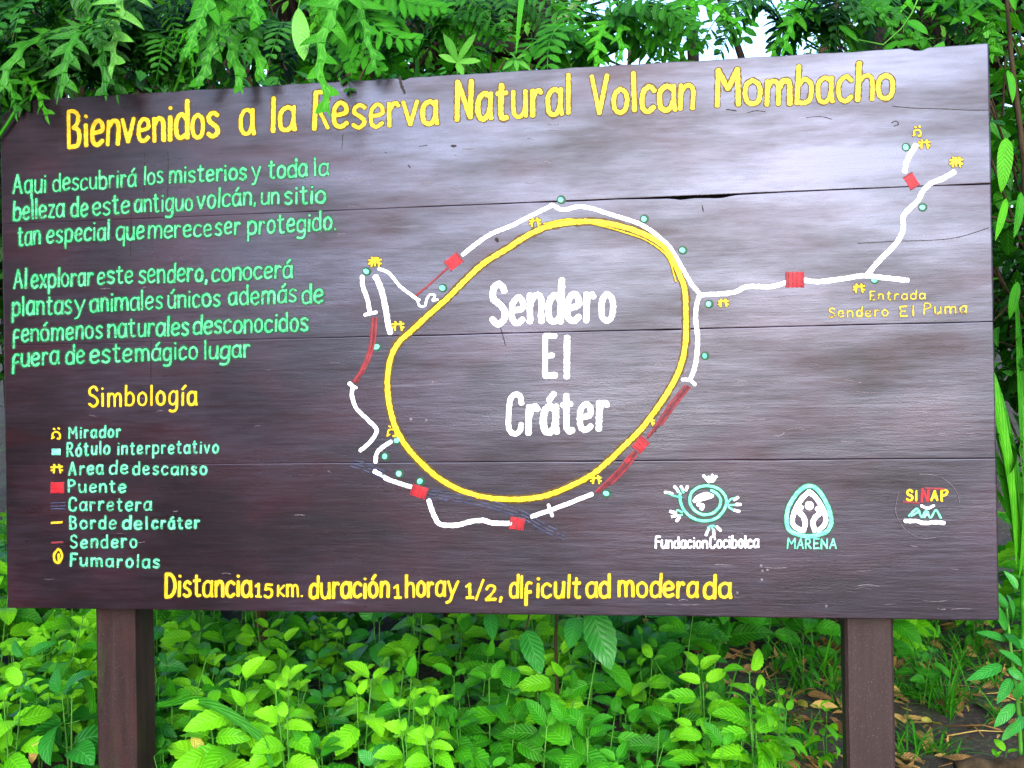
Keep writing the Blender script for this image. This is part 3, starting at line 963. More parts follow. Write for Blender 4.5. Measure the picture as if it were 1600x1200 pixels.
# ---- cracks, drips, nail heads and scuffs in the wood
ck = [([(1395, 166), (1430, 169), (1470, 170), (1510, 172), (1548, 172)], 2.0), ([(1340, 380), (1400, 377), (1460, 375), (1500, 370), (1545, 356)], 1.8), ([(226, 238), (226, 262), (225, 300)], 2.0), ([(262, 238), (263, 256), (262, 310)], 2.0),
      ([(205, 310), (205, 345), (204, 400)], 1.6), ([(233, 300), (233, 340)], 1.4), ([(236, 530), (236, 570), (236, 604)], 1.8), ([(624, 120), (627, 132), (632, 145)], 7), ([(1135, 171), (1150, 173)], 3.0), ([(1168, 176), (1182, 173), (1196, 175)], 2.0),
      ([(1260, 184), (1280, 182), (1300, 186)], 1.6), ([(706, 228), (712, 228)], 6), ([(655, 229), (668, 227)], 1.8), ([(638, 258), (641, 262)], 3), ([(602, 238), (604, 239)], 3), ([(775, 373), (778, 377)], 7), ([(703, 463), (705, 467)], 5), ([(668, 192), (684, 190)], 3),
      ([(1097, 321), (1099, 330)], 2.6), ([(1393, 192), (1400, 189), (1404, 194), (1397, 197)], 2.4), ([(1018, 673), (1025, 674)], 3.5), ([(780, 505), (790, 540)], 2.4), ([(575, 197), (590, 196)], 2), ([(536, 210), (534, 232)], 1.6)]
mb = MB()
for p_, w_ in ck:
    ribbon(mb, spline(p_, 1.6), w_ * .62, .6, .0001, .0003, .5)
part(mb, 'crack_marks', M['gap'])
mb = MB()
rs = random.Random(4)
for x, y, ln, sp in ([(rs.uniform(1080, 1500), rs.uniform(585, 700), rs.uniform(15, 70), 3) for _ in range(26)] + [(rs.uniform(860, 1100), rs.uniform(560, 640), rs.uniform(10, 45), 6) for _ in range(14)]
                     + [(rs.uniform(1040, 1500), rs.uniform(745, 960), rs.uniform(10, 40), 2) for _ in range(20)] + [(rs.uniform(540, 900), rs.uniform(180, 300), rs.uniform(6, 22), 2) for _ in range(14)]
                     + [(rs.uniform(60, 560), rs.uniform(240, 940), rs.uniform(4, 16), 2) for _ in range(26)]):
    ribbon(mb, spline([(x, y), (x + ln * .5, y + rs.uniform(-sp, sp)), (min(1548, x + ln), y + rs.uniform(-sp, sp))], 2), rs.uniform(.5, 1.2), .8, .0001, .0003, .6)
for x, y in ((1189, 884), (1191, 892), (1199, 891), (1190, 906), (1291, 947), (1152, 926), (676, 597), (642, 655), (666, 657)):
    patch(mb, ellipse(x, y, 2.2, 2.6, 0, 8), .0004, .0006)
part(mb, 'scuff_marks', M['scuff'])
# ------------------------------------------------------------------ GROUND
def sstep(a, b, x):
    t = min(1, max(0, (x - a) / (b - a)))
    return t * t * (3 - 2 * t)


def ground_z(x, y):
    z = -.30 + .36 * sstep(-1.3, .1, y) + .10 * max(0, min(y, 3)) + .28 * max(0, y - 3) - .12 * max(0, y - 14)
    z += .05 * noise.noise(Vector((x * .9, y * .9, 0))) + .015 * noise.noise(Vector((x * 4, y * 4, 5)))
    return z


mb = MB()
xs = np.concatenate([np.linspace(-60, -5, 16)[:-1], np.linspace(-5, 5, 90), np.linspace(5, 60, 16)[1:]])
ys = np.concatenate([np.linspace(-50, -3, 14)[:-1], np.linspace(-3, 5, 90), np.linspace(5, 80, 24)[1:]])
vs = [(x, y, ground_z(x, y)) for y in ys for x in xs]
fs = [[j * len(xs) + i, j * len(xs) + i + 1, (j + 1) * len(xs) + i + 1, (j + 1) * len(xs) + i] for j in range(len(ys) - 1) for i in range(len(xs) - 1)]
mb.add(vs, fs)
tag(mb.build('ground', M['soil']), kind='structure')


# ------------------------------------------------------------------ leaf and frond builders
def width_ovate(t):
    return (t ** .55) * ((1 - t) ** .85) * 1.95


def width_lance(t):
    return (t ** .8) * ((1 - t) ** .8) * 3.03


def width_strap(t):
    return min(1, (t * 6 + .25)) * (1 - t ** 3) ** .9


def width_lobe(t):
    return (1.25 - .25 * min(1, t * 3)) * max(0, 1 - t ** 2.4) ** .9


def add_leaf(mb, base, d, nrm, L, W, curl=.5, fold=.25, serr=0.0, shape=width_ovate, ns=8, tint=.5, twist=0.0, nu=5, rnd=random, curve=0.0):
    d = Vector(d).normalized()
    nrm = Vector(nrm)
    nrm = (nrm - d * nrm.dot(d))
    nrm = nrm.normalized() if nrm.length > 1e-5 else d.orthogonal().normalized()
    side = d.cross(nrm).normalized()
    p = Vector(base)
    vs, uv, fs = [], [], []
    us = [k / (nu - 1) for k in range(nu)]
    wav = rnd.uniform(0, 6)
    for i in range(ns + 1):
        t = i / ns
        a = curl * t
        fwd = d * math.cos(a) - nrm * math.sin(a)
        up_ = nrm * math.cos(a) + d * math.sin(a)
        if curve:
            fwd = (fwd + side * curve * t).normalized()
        if i:
            p = p + fwd * (L / ns)
        wd = W * .5 * shape(min(.9995, max(.0005, t)))
        if serr and 0 < i < ns:
            wd *= 1 + (serr if i % 2 else -serr)
        sd2 = side * math.cos(twist * t) + up_ * math.sin(twist * t)
        for u in us:
            q = 2 * u - 1
            h = fold * abs(q) * wd + .06 * wd * math.sin(t * 9 + wav + q * 2)
            vs.append(p + sd2 * (q * wd) + up_ * h)
            uv.append((u, t))
    for i in range(ns):
        for k in range(nu - 1):
            fs.append([i * nu + k, i * nu + k + 1, (i + 1) * nu + k + 1, (i + 1) * nu + k])
    mb.add(vs, fs, uv, tint)
    return p


def herb_mesh(seed, h, leafL, pairs, aspect=.58, serr=.07, tintc=.5, spread=.5):
    """A soft herb: upright stems carrying crossed pairs of toothed leaves."""
    rd = random.Random(seed)
    fo, st = MB(), MB()
    nst = rd.choice([1, 2, 2, 3])
    for s in range(nst):
        az = rd.uniform(0, 6.28)
        lean = rd.uniform(.05, .35) if s else rd.uniform(0, .15)
        hh = h * rd.uniform(.7, 1.05)
        top = Vector((math.cos(az) * lean * hh, math.sin(az) * lean * hh, hh))
        pts = [Vector((0, 0, -.04)), top * .5 + Vector((0, 0, hh * .04)), top]
        sp = [Vector(q) for q in spline([tuple(q) for q in pts], hh / 8)]
        tube(st, sp, [.004 - .0026 * i / len(sp) for i in range(len(sp))], 5)
        rot = rd.uniform(0, 6.28)
        for k in range(pairs):
            f = .35 + .65 * k / (pairs - 1)
            b = sp[min(len(sp) - 1, int(f * (len(sp) - 1)))]
            grow = math.sin(math.pi * (.18 + .70 * (k + .5) / pairs)) ** .7
            last = k == pairs - 1
            for sgn in (0, math.pi):
                a = rot + k * 1.571 + sgn + rd.uniform(-.3, .3)
                el = rd.uniform(-.15, .55) if not last else rd.uniform(.5, 1.1)
                dv = Vector((math.cos(a) * math.cos(el), math.sin(a) * math.cos(el), math.sin(el)))
                L = leafL * (grow if not last else rd.uniform(.4, .7)) * rd.uniform(.85, 1.15)
                pet = b + dv * (L * .16)
                tube(st, [b, pet], [.0014, .001], 4, cap=False)
                add_leaf(fo, pet, dv, (rd.gauss(0, .3), rd.uniform(-1.0, -.3), .75), L, L * aspect * rd.uniform(.9, 1.1), rd.uniform(.5, 1.3), rd.uniform(.12, .38), serr, width_ovate,
                         14 if serr else 9, max(0, min(1, tintc + rd.uniform(-.26, .26) + (.03 if last else 0) + .14 * (f - .6))), rd.uniform(-.4, .4), 5, rd)
    return fo, st


def make_plant(name, fo, st, fm, sm, loc, rz, label, cat, group, scale=1.0, fname='foliage', sname='stem'):
    r = empty(name, loc, rz)
    r.scale = (scale,) * 3
    tag(r, label, cat, group)
    for me, nm in ((fo, fname), (st, sname)):
        o = bpy.data.objects.new(nm, me)
        col.objects.link(o)
        o.parent = r
    return r


# ------------------------------------------------------------------ HERBS under the board
variants = []
for i in range(16):
    kind = ['herb', 'herb', 'herb2', 'herb3'][i % 4]
    fo, st = herb_mesh(100 + i, random.Random(i).uniform(.32, .44), random.Random(i + 50).uniform(.100, .148) * (1.15 if kind == 'herb3' else 1), random.Random(i).choice([4, 5, 6]),
                       random.Random(i + 7).uniform(.56, .74), .07 if kind != 'herb3' else .0, .46 if kind != 'herb2' else .6)
    variants.append((kind, fo.mesh('foliage', M[kind]), st.mesh('stem', M['stem'])))
for i in range(4):                                 # small round-leaved creepers and large-leaved seedlings
    small = i % 2 == 0
    fo, st = herb_mesh(180 + i, .30 if small else .34, .05 if small else .13, 9 if small else 5, .85 if small else .62, .0 if small else .05, .40)
    variants.append(('creeper' if small else 'bigleaf', fo.mesh('foliage', M['herb']), st.mesh('stem', M['stem'])))
rh = random.Random(21)


def region(px):
    if px < 150:
        return 'left of the left post'
    if px < 420:
        return 'just right of the left post'
    if px < 800:
        return 'below the middle of the board'
    if px < 1120:
        return 'below the distance lettering, nearer the right post'
    if px < 1250:
        return 'beside the bare patch at the right post'
    return 'in the shade behind the right post'


LOOK = {'creeper': 'small round leaved herb', 'bigleaf': 'large leaved mid green seedling', 'herb': 'mid green toothed herb', 'herb2': 'light yellow-green young herb', 'herb3': 'bluish green glossy herb'}


def to_px(p):
    d = Vector(p) - CAM
    z = d.dot(FW)
    return 800 + FPX * d.dot(RT) / z, 600 - FPX * d.dot(UP) / z


nh = 0
yy = .16
while yy < 2.6:
    xx = -1.25 * (2.28 + yy) / 2.28 - .25
    while xx < 2.2:
        x = xx + rh.uniform(-.05, .05)
        y = yy + rh.uniform(-.05, .05)
        px, py = to_px((x, y, ground_z(x, y) + .25))
        xx += (.098 if px < 1180 else .16) + .055 * yy
        lim = 1120 + 70 * noise.noise(Vector((y * 3, 1, 1))) + (60 if y < .4 else 0)
        right = px >= lim
        if right and (y < 1.25 or px > 1720):
            continue
        if px < -100 or (y < .32 and abs(px - 190) < 62) or (y < .33 and abs(px - 1360) < 70):
            continue
        k = rh.randrange(21) if px > 200 else rh.randrange(16)
        k = min(k, 19)
        if px < 200 and rh.random() < .6:
            k = k - k % 4 + 2                      # lighter herbs at the left end
        elif px > 700 and k < 16 and k % 4 == 3 and rh.random() < .5:
            k = k - 3
        kind, fo, st = variants[k]
        sc_ = rh.uniform(.82, 1.12)
        zt = .30 + .12 * min(1, y / .6) + rh.uniform(-.08, .10)
        if y < .8:
            sc_ = max(.6, (zt - ground_z(x, y)) / .38)
        if 430 < px < 720 and y > .45:
            sc_ *= .80
        make_plant('leafy_herb', fo, st, None, None, (x, y, ground_z(x, y) - .01), rh.uniform(-.8, .8), LOOK[kind] + ' growing ' + region(px), 'herb', 'leafy herbs growing ' + region(px) + ', ' + LOOK[kind], sc_)
        nh += 1
    yy += .120 + .06 * yy
print('herbs', nh)

# yellowed and browned leaves caught among the herbs, and blades of grass
for i, (px, py, Y, L, mt, lab) in enumerate(((300, 1150, .14, .07, 'yleaf', 'yellow dying leaf caught among the herbs right of the left post'), (60, 1160, .14, .06, 'litter', 'brown dead leaf caught among the light herbs left of the left post'),
                                     )):
    mb = MB()
    add_leaf(mb, P(px, py, Y), (rh.uniform(-1, 1), -.3, -.4), (.2, -.8, .5), L, L * .5, .9, .3, .04, width_ovate, 10, .7, .5)
    tag(mb.build('dead_leaf', M[mt]), lab, 'dead leaf')
# a few herbs in the bare patch at the right
for px, py, Y, k, s_, lab in ((1290, 1105, .55, 2, .42, 'small bright seedling close to the left side of the right post'), (1215, 1085, .35, 10, .72, 'light herb leaning over the dead leaves left of the right post'),
                              (1180, 1150, .25, 6, .85, 'bright herb at the edge of the dead leaves'), (1560, 1160, .35, 2, .4, 'tiny seedling right of the right post near the log'),
                              (1255, 1030, 1.0, 1, .6, 'dark herb in the shade left of the right post'), (1440, 1060, 1.0, 0, .55, 'dark herb in the shade right of the right post')):
    p = P(px, py, Y)
    kind, fo, st = variants[k]
    make_plant('leafy_herb', fo, st, None, None, (p.x, Y, ground_z(p.x, Y) - .01), rh.uniform(0, 6), lab, 'herb', None, s_)

# broad ribbed leaves hanging just below the board
fo, st = MB(), MB()
for (bx, by), (tx, ty), W, tn in (((822, 985), (845, 1050), .062, .5), ((925, 955), (955, 1045), .085, .55), ((765, 958), (770, 995), .04, .6), ((900, 965), (890, 1010), .05, .6)):
    a, b = P(bx, by, .34), P(tx, ty, .26)
    add_leaf(fo, a, b - a, (.1, -1, .45), (b - a).length, W * 1.3, .25, .18, .04, width_ovate, 12, tn)
    tube(st, [P(bx + 8, by - 40, .40), a], [.003, .002], 5)
tube(st, [Vector((P(870, 960, .45).x, .45, ground_z(0, .45) - .02)), P(868, 1000, .44), P(872, 925, .42)], [.006, .005, .003], 6)
r = empty('ribbed_leaf_shrub', (P(870, 960, .45).x, .45, ground_z(0, .45)))
r['label'] = 'shrub with large ribbed bluish leaves hanging just below the middle of the board'
r['category'] = 'shrub'
for mb, nm, mt in ((fo, 'foliage', M['herb3']), (st, 'stem', M['twig'])):
    o = mb.build(nm, mt, None)
    o.parent = r
    o.matrix_parent_inverse = Matrix.Translation(r.location).inverted()


def rooted(name, parts, base, label, cat, group=None):
    """A thing modelled in world coordinates: parts = [(mb, name, material)]."""
    r = empty(name, base)
    tag(r, label, cat, group)
    for mb, nm, mt in parts:
        if not mb.v:
            continue
        o = mb.build(nm, mt, None)
        o.parent = r
        o.matrix_parent_inverse = Matrix.Translation(Vector(base)).inverted()
    return r


# long strap leaves lying across the herbs near the left post
for path, W, lab in (([(245, 1105, .12), (320, 1100, .10), (400, 1150, .08), (425, 1200, .05)], .024, 'long arching strap leaf plant lying across the herbs right of the left post'),
                     ([(150, 1180, .30), (140, 1080, .28), (110, 1060, .25)], .022, 'strap leaf plant half hidden behind the left post')):
    fo = MB()
    pts = [P(*q) for q in path]
    sp = [Vector(q) for q in spline([tuple(q) for q in pts], .02)]
    n = len(sp)
    vs, uv, fs = [], [], []
    for i, q in enumerate(sp):
        d = (sp[min(n - 1, i + 1)] - sp[max(0, i - 1)]).normalized()
        sd2 = d.cross(Vector((0, -.7, .7))).normalized()
        wd = W / 2 * math.sin(math.pi * min(.98, .12 + .86 * i / n)) ** .5
        for u in (0, .5, 1):
            vs.append(q + sd2 * (2 * u - 1) * wd + Vector((0, 0, .006 if u != .5 else 0)))
            uv.append((u, i / n))
    for i in range(n - 1):
        for k in range(2):
            fs.append([i * 3 + k, i * 3 + k + 1, i * 3 + k + 4, i * 3 + k + 3])
    fo.add(vs, fs, uv, .18)
    rooted('strap_leaf_plant', [(fo, 'leaf', M['herb'])], (pts[0].x, pts[0].y, ground_z(pts[0].x, pts[0].y)), lab, 'plant')


# ------------------------------------------------------------------ GRASS, LITTER, LOG
def grass_mesh(seed, h, n):
    rd = random.Random(seed)
    mb = MB()
    for _ in range(n):
        a = rd.uniform(0, 6.28)
        el = rd.uniform(.7, 1.4)
        b = Vector((rd.gauss(0, .02), rd.gauss(0, .02), 0))
        add_leaf(mb, b, (math.cos(a) * math.cos(el), math.sin(a) * math.cos(el), math.sin(el)), (math.cos(a) * -.6, math.sin(a) * -.6, .8), h * rd.uniform(.5, 1.1), .007, rd.uniform(.4, 1.5), .2, 0, width_strap, 7, rd.uniform(.1, .8), 0, 3, rd)
    return mb.mesh('grass_tuft', M['strap'])


GM = [grass_mesh(i, .16 + .05 * i, 26) for i in range(4)]
rg = random.Random(5)
GX = [(1190 + 17 * i, 1000 + (i * 53) % 130) for i in range(24)]
gpl = [(590, 1190), (480, 1196), (745, 1190), (1060, 1192), (1100, 1190), (1130, 1195), (330, 1195), (1215, 1010), (1240, 1050), (1270, 985), (1290, 1040), (1230, 1150), (1262, 1188), (1300, 1080), (1420, 1190), (1440, 1175), (1465, 1185), (1415, 1020), (1445, 1000), (1470, 1005), (1490, 1015), (1455, 1090), (1475, 1110), (1510, 1040), (1520, 1000), (1100, 1170), (1110, 1130), (1195, 1120), (1400, 1090), (1490, 1060)] + [q for q in GX if abs(q[0] - 1360) > 45]
for px, py in gpl:
    # walk the pixel's ray to the ground
    d = ray(px, py)
    t_ = 1.5
    while t_ < 9 and (CAM + d * t_).z > ground_z(*(CAM + d * t_).xy):
        t_ += .02
    p = CAM + d * t_
    o = bpy.data.objects.new('grass_tuft', rg.choice(GM))
    col.objects.link(o)
    o.location = (p.x, max(.06, p.y), ground_z(p.x, p.y) - .005)
    o.rotation_euler.z = rg.uniform(0, 6)
    s_ = rg.uniform(.5, 1.0)
    o.scale = (s_,) * 3
    s_ = s_ * 1.5 if px < 1140 else s_
    o.scale = (s_,) * 3
    side_ = 'left' if px < 1330 else 'right'
    if px < 1140:
        tag(o, 'thin green grass blades rising between the herbs below the board', 'grass', 'grass tufts between the herbs')
    else:
        tag(o, 'thin green grass tuft among dead leaves on the %s side of the right post' % side_, 'grass', 'grass tufts on the %s side of the right post' % side_)
mb = MB()
rl = random.Random(9)
for _ in range(1300):
    x, y = rl.uniform(.40, 1.9), .02 + 2.2 * rl.random() ** 1.6
    z = ground_z(x, y) + rl.uniform(.002, .025)
    a = rl.uniform(0, 6.28)
    L = rl.uniform(.03, .10)
    add_leaf(mb, (x, y, z), (math.cos(a), math.sin(a), rl.uniform(-.15, .35)), (rl.uniform(-.5, .5), rl.uniform(-.7, .2), 1), L, L * rl.uniform(.25, .55), rl.uniform(-.9, 1.2), rl.uniform(.1, .6), 0, width_ovate, 6, rl.random() ** 1.3, rl.uniform(-1, 1), 3, rl)
for _ in range(140):
    x, y = rl.uniform(.35, 1.9), rl.uniform(.05, 2.0)
    a = rl.uniform(0, 6.28)
    L = rl.uniform(.05, .22)
    z = ground_z(x, y) + .012
    tube(mb, [(x, y, z), (x + math.cos(a) * L * .5, y + math.sin(a) * L * .5, z + rl.uniform(0, .03)), (x + math.cos(a) * L, y + math.sin(a) * L, z + rl.uniform(0, .02))], [.0025, .002, .001], 4, rl.random())
tag(mb.build('leaf_litter', M['litter']), kind='stuff')
# two curled yellow leaves lying on the litter
for px, py, L, a, lab in ((1440, 1130, .13, .5, 'curled yellow dead leaf lying right of the right post'), (1262, 1105, .11, 2.2, 'pale curled dead leaf lying left of the right post'), (1415, 1160, .10, 1.6, 'flat orange-yellow dead leaf at the foot of the right post')):
    mb = MB()
    d = ray(px, py)
    t_ = 1.5
    while (CAM + d * t_).z > ground_z(*(CAM + d * t_).xy) + .02:
        t_ += .01
    p = CAM + d * t_
    add_leaf(mb, p, (math.cos(a), math.sin(a), .25), (0, -.5, 1), L, L * .38, 1.6, .5, 0, width_ovate, 10, .7, .8)
    tag(mb.build('dead_leaf', M['yleaf']), lab, 'dead leaf')
mb = MB()
a, b = P(1495, 1203, .10), P(1650, 1193, .12)
tube(mb, [a + (b - a) * q + Vector((0, 0, .004 * math.sin(q * 9))) for q in np.linspace(0, 1, 14)], [.022 + .003 * math.sin(q * 17) for q in range(14)], 10)
tag(mb.build('fallen_log', M['twig']), 'thin weathered log lying on the ground in the corner beyond the right post', 'log')


# ------------------------------------------------------------------ TREES AND SHRUBS behind
def shrub_mesh(seed, rx, rz, zc, leafL, ncl, nleaf, asp=.45, shape=width_lance, ns=5, trunk_r=.02, tint=(0.05, .95), hole=.0, nu=3):
    rd = random.Random(seed)
    fo, br = MB(), MB()
    ctr = Vector((0, 0, zc))
    tp = [Vector((0, 0, -.2)), Vector((rd.uniform(-.1, .1) * rx, rd.uniform(-.1, .1) * rx, zc * .45)), ctr]
    sp = [Vector(q) for q in spline([tuple(q) for q in tp], zc / 10)]
    tube(br, sp, [trunk_r * (1 - .6 * i / len(sp)) for i in range(len(sp))], 8)
    for c in range(ncl):
        while True:
            v = Vector((rd.uniform(-1, 1), rd.uniform(-1, 1), rd.uniform(-1, 1)))
            if .25 < v.length < 1:
                break
        cp = ctr + Vector((v.x * rx, v.y * rx, v.z * rz))
        b0 = sp[rd.randrange(len(sp) // 2, len(sp))]
        mid = (b0 + cp) * .5 + Vector((rd.uniform(-.1, .1) * rx, rd.uniform(-.1, .1) * rx, .06 * rz))
        lim = [Vector(q) for q in spline([tuple(b0), tuple(mid), tuple(cp)], max(.04, (cp - b0).length / 6))]
        tube(br, lim, [trunk_r * .4 * (1 - .8 * i / len(lim)) for i in range(len(lim))], 5, cap=False)
        ct = rd.uniform(*tint)
        out_ = (cp - ctr).normalized()
        for k in range(nleaf):
            f = rd.uniform(.45, 1.0)
            q = lim[min(len(lim) - 1, int(f * len(lim)))] + Vector((rd.gauss(0, 1), rd.gauss(0, 1), rd.gauss(0, .8))) * leafL * .75
            dv = (out_ * .6 + Vector((rd.gauss(0, .8), rd.gauss(0, .8), rd.gauss(-.1, .55)))).normalized()
            L = leafL * rd.uniform(.6, 1.25)
            add_leaf(fo, q, dv, (rd.gauss(0, .35), rd.gauss(0, .35), 1), L, L * asp * rd.uniform(.8, 1.2), rd.uniform(.2, 1.1), rd.uniform(.1, .35), 0, shape, ns, max(0, min(1, ct + rd.uniform(-.2, .2))), 0, nu, rd)
    return fo, br


SH = []
for i in range(4):
    fo, br = shrub_mesh(300 + i, .62, .70, 1.75, .115, 60, 11, [.42, .5, .36, .46][i], [width_lance, width_ovate, width_lance, width_ovate][i], 6, .022, (.0, .75))
    SH.append((fo.mesh('crown', M['canopy']), br.mesh('trunk', M['twig'])))
TRE = []
for i in range(3):
    fo, br = shrub_mesh(400 + i, 1.5, 1.5, 3.3, .10, 130, 26, .5, width_ovate, 3, .07, (.0, 1.0))
    TRE.append((fo.mesh('crown', M['far']), br.mesh('trunk', M['bark'])))


def dup_plant(name, ms, loc, rz, s_, label, cat, group=None, names=('crown', 'trunk')):
    r = empty(name, loc, rz)
    r.scale = (s_,) * 3
    tag(r, label, cat, group)
    for me, nm in zip(ms, names):
        o = bpy.data.objects.new(nm, me)
        col.objects.link(o)
        o.parent = r
    return r


shr = [(-1.95, .45, .72, 2), (-2.0, .7, .95, 0), (1.62, .42, .62, 1), (1.75, .62, .85, 3), (-2.1, .75, 1.15, 0), (-1.45, .95, 1.05, 1), (-.85, .85, 1.08, 2), (-.25, 1.2, 1.0, 3), (-2.7, 1.3, 1.2, 2), (-1.75, 1.7, 1.25, 3), (-1.0, 1.9, 1.2, 0), (-.15, 2.2, 1.15, 1), (.55, 1.9, .72, 0), (1.25, 1.5, .80, 3), (1.75, .95, 1.0, 2), (2.1, 1.8, 1.15, 1), (1.15, 2.6, .8, 2), (.4, 3.1, .9, 3), (2.0, .45, .72, 0)]
where = ['low beside the rounded end of the board, in front', 'low beside the rounded end of the board, behind', 'beside the lower half of the straight edge', 'beside the upper half of the straight edge', 'behind the rounded corner of the board', 'behind the word Bienvenidos', 'behind the start of the title', 'behind the word Natural', 'farthest toward the rounded corner, second row', 'second row behind Bienvenidos', 'second row behind Reserva', 'second row behind Natural',
         'behind the word Volcan', 'behind the word Mombacho', 'beyond the upper square corner', 'second row beyond the upper square corner', 'third row behind Mombacho', 'third row behind Volcan', 'low beside the straight edge of the board']
for (x, y, s_, k), wh in zip(shr, where):
    dup_plant('broadleaf_shrub', SH[k], (x, y, ground_z(x, y) - .05), rh.uniform(0, 6.28), s_, 'dense green broadleaf shrub ' + wh, 'shrub', 'broadleaf shrubs close behind the board')
tre = [(-3.6, 3.6, 1.0, 0), (-1.8, 4.2, 1.1, 1), (-.75, 4.8, 1.0, 2), (2.5, 4.4, .8, 0), (3.4, 3.8, 1.0, 1), (-4.5, 7, 1.5, 2), (-1.3, 8, 1.6, 0), (3.6, 9.5, 1.0, 1), (4.8, 7, 1.4, 2), (-1.6, 11.5, 1.5, 0), (5.5, 12, 1.8, 1), (-6, 12, 2, 2)]
wt = ['tall leafy tree farther back behind Bienvenidos', 'leafy tree farther back behind Reserva', 'leafy tree farther back behind Natural', 'leafy tree with bright gaps farther back behind Mombacho', 'leafy tree farther back beyond the upper square corner', 'distant tree behind the rounded corner',
      'distant tree behind Reserva', 'distant tree with sky gaps behind Volcan and Mombacho', 'distant tree beyond the straight edge of the board', 'hazy farthest tree behind Natural', 'farthest tree beyond the upper square corner', 'farthest tree behind the rounded corner']
for (x, y, s_, k), lb in zip(tre, wt):
    dup_plant('background_tree', TRE[k], (x, y, ground_z(x, y) - .1), rh.uniform(0, 6.28), s_, lb, 'tree', 'trees in the background')


# ------------------------------------------------------------------ OVERHANGING TREE, BRANCHES
def limb(pix, r0, r1, seg=9, step=.05):
    pts = [P(*q) for q in pix]
    sp = [Vector(q) for q in spline([tuple(q) for q in pts], step)]
    sp = [q + Vector((noise.noise(q * 7), noise.noise(q * 7 + Vector((9, 0, 0))), noise.noise(q * 7 + Vector((0, 9, 0))))) * .012 for q in sp]
    n = len(sp)
    mb = MB()
    tube(mb, sp, [(r0 + (r1 - r0) * i / n) * (1 + .15 * noise.noise(Vector((i * .7, r0 * 100, 0)))) for i in range(n)], seg)
    return mb


rooted('overhanging_tree', [(limb([(-420, 1150, .5), (-380, 500, .45), (-330, 100, .35), (-250, -110, .2)], .11, .06), 'trunk', M['mossbark']),
                            (limb([(-250, -110, .2), (40, -70, .06), (350, -55, .0), (620, -60, .0), (800, -90, .05)], .045, .018), 'limb', M['mossbark'])],
       (P(-420, 1150, .5).x, .5, 0), 'mossy tree whose limb carries the hanging ferns over the board', 'tree')
rooted('dark_branch_tree', [(limb([(878, 400, .75), (870, 160, .72), (862, 95, .70), (845, 50, .68), (825, -60, .7)], .040, .030), 'trunk', M['bark']),
                            (limb([(858, 92, .70), (770, 72, .68), (690, 58, .66), (600, 25, .7), (520, -30, .8)], .026, .016), 'branch', M['bark'])],
       (P(878, 400, .75).x, .75, 0), 'dark trunk and side branch showing above the word Natural', 'tree')
rooted('lichen_tree', [(limb([(850, 300, .9), (862, 60, .85), (885, 28, .85), (925, -40, .9)], .018, .013), 'trunk', M['palebark'])], (P(850, 300, .9).x, .9, 0), 'thin pale lichen covered sapling leaning across the dark trunk', 'sapling')
for pix, r0, r1, Yb, lab, mt in (([(1265, 300, 1.4), (1285, 80, 1.4), (1320, -40, 1.5)], .016, .012, 1.4, 'thin leaning brown sapling behind the word Mombacho', 'twig'), ([(1090, 300, 2.0), (1082, 100, 2.0), (1078, -40, 2.0)], .03, .022, 2.0, 'slim dark sapling behind the end of the word Volcan', 'bark'),
                                 ([(1210, 300, 2.2), (1150, 60, 2.2), (1090, -60, 2.2)], .018, .014, 2.2, 'dark sapling leaning to the tall trunk behind the title', 'bark'), ([(960, 250, 1.1), (985, 60, 1.1), (945, -20, 1.1)], .008, .006, 1.1, 'thin bent vine stem behind the space before Volcan', 'twig'), ([(1340, 300, 2.6), (1375, 40, 2.6), (1410, -50, 2.6)], .05, .04, 2.6, 'dark trunk in the shade above the end of the title', 'bark')):
    rooted('sapling', [(limb(pix, r0, r1), 'trunk', M[mt])], (P(*pix[0]).x, Yb, 0), lab, 'sapling')
vn = limb([(-40, 260, -.02), (8, 200, -.015), (30, 165, -.012), (58, 146, .0), (95, 120, .10), (130, 60, .16)], .0045, .003, 6, .02)
rooted('climbing_vine', [(vn, 'stem', M['strap'])], (P(-40, 260, 0).x, -.02, 1.6), 'yellow-green vine stem curling over the rounded corner of the board', 'vine')


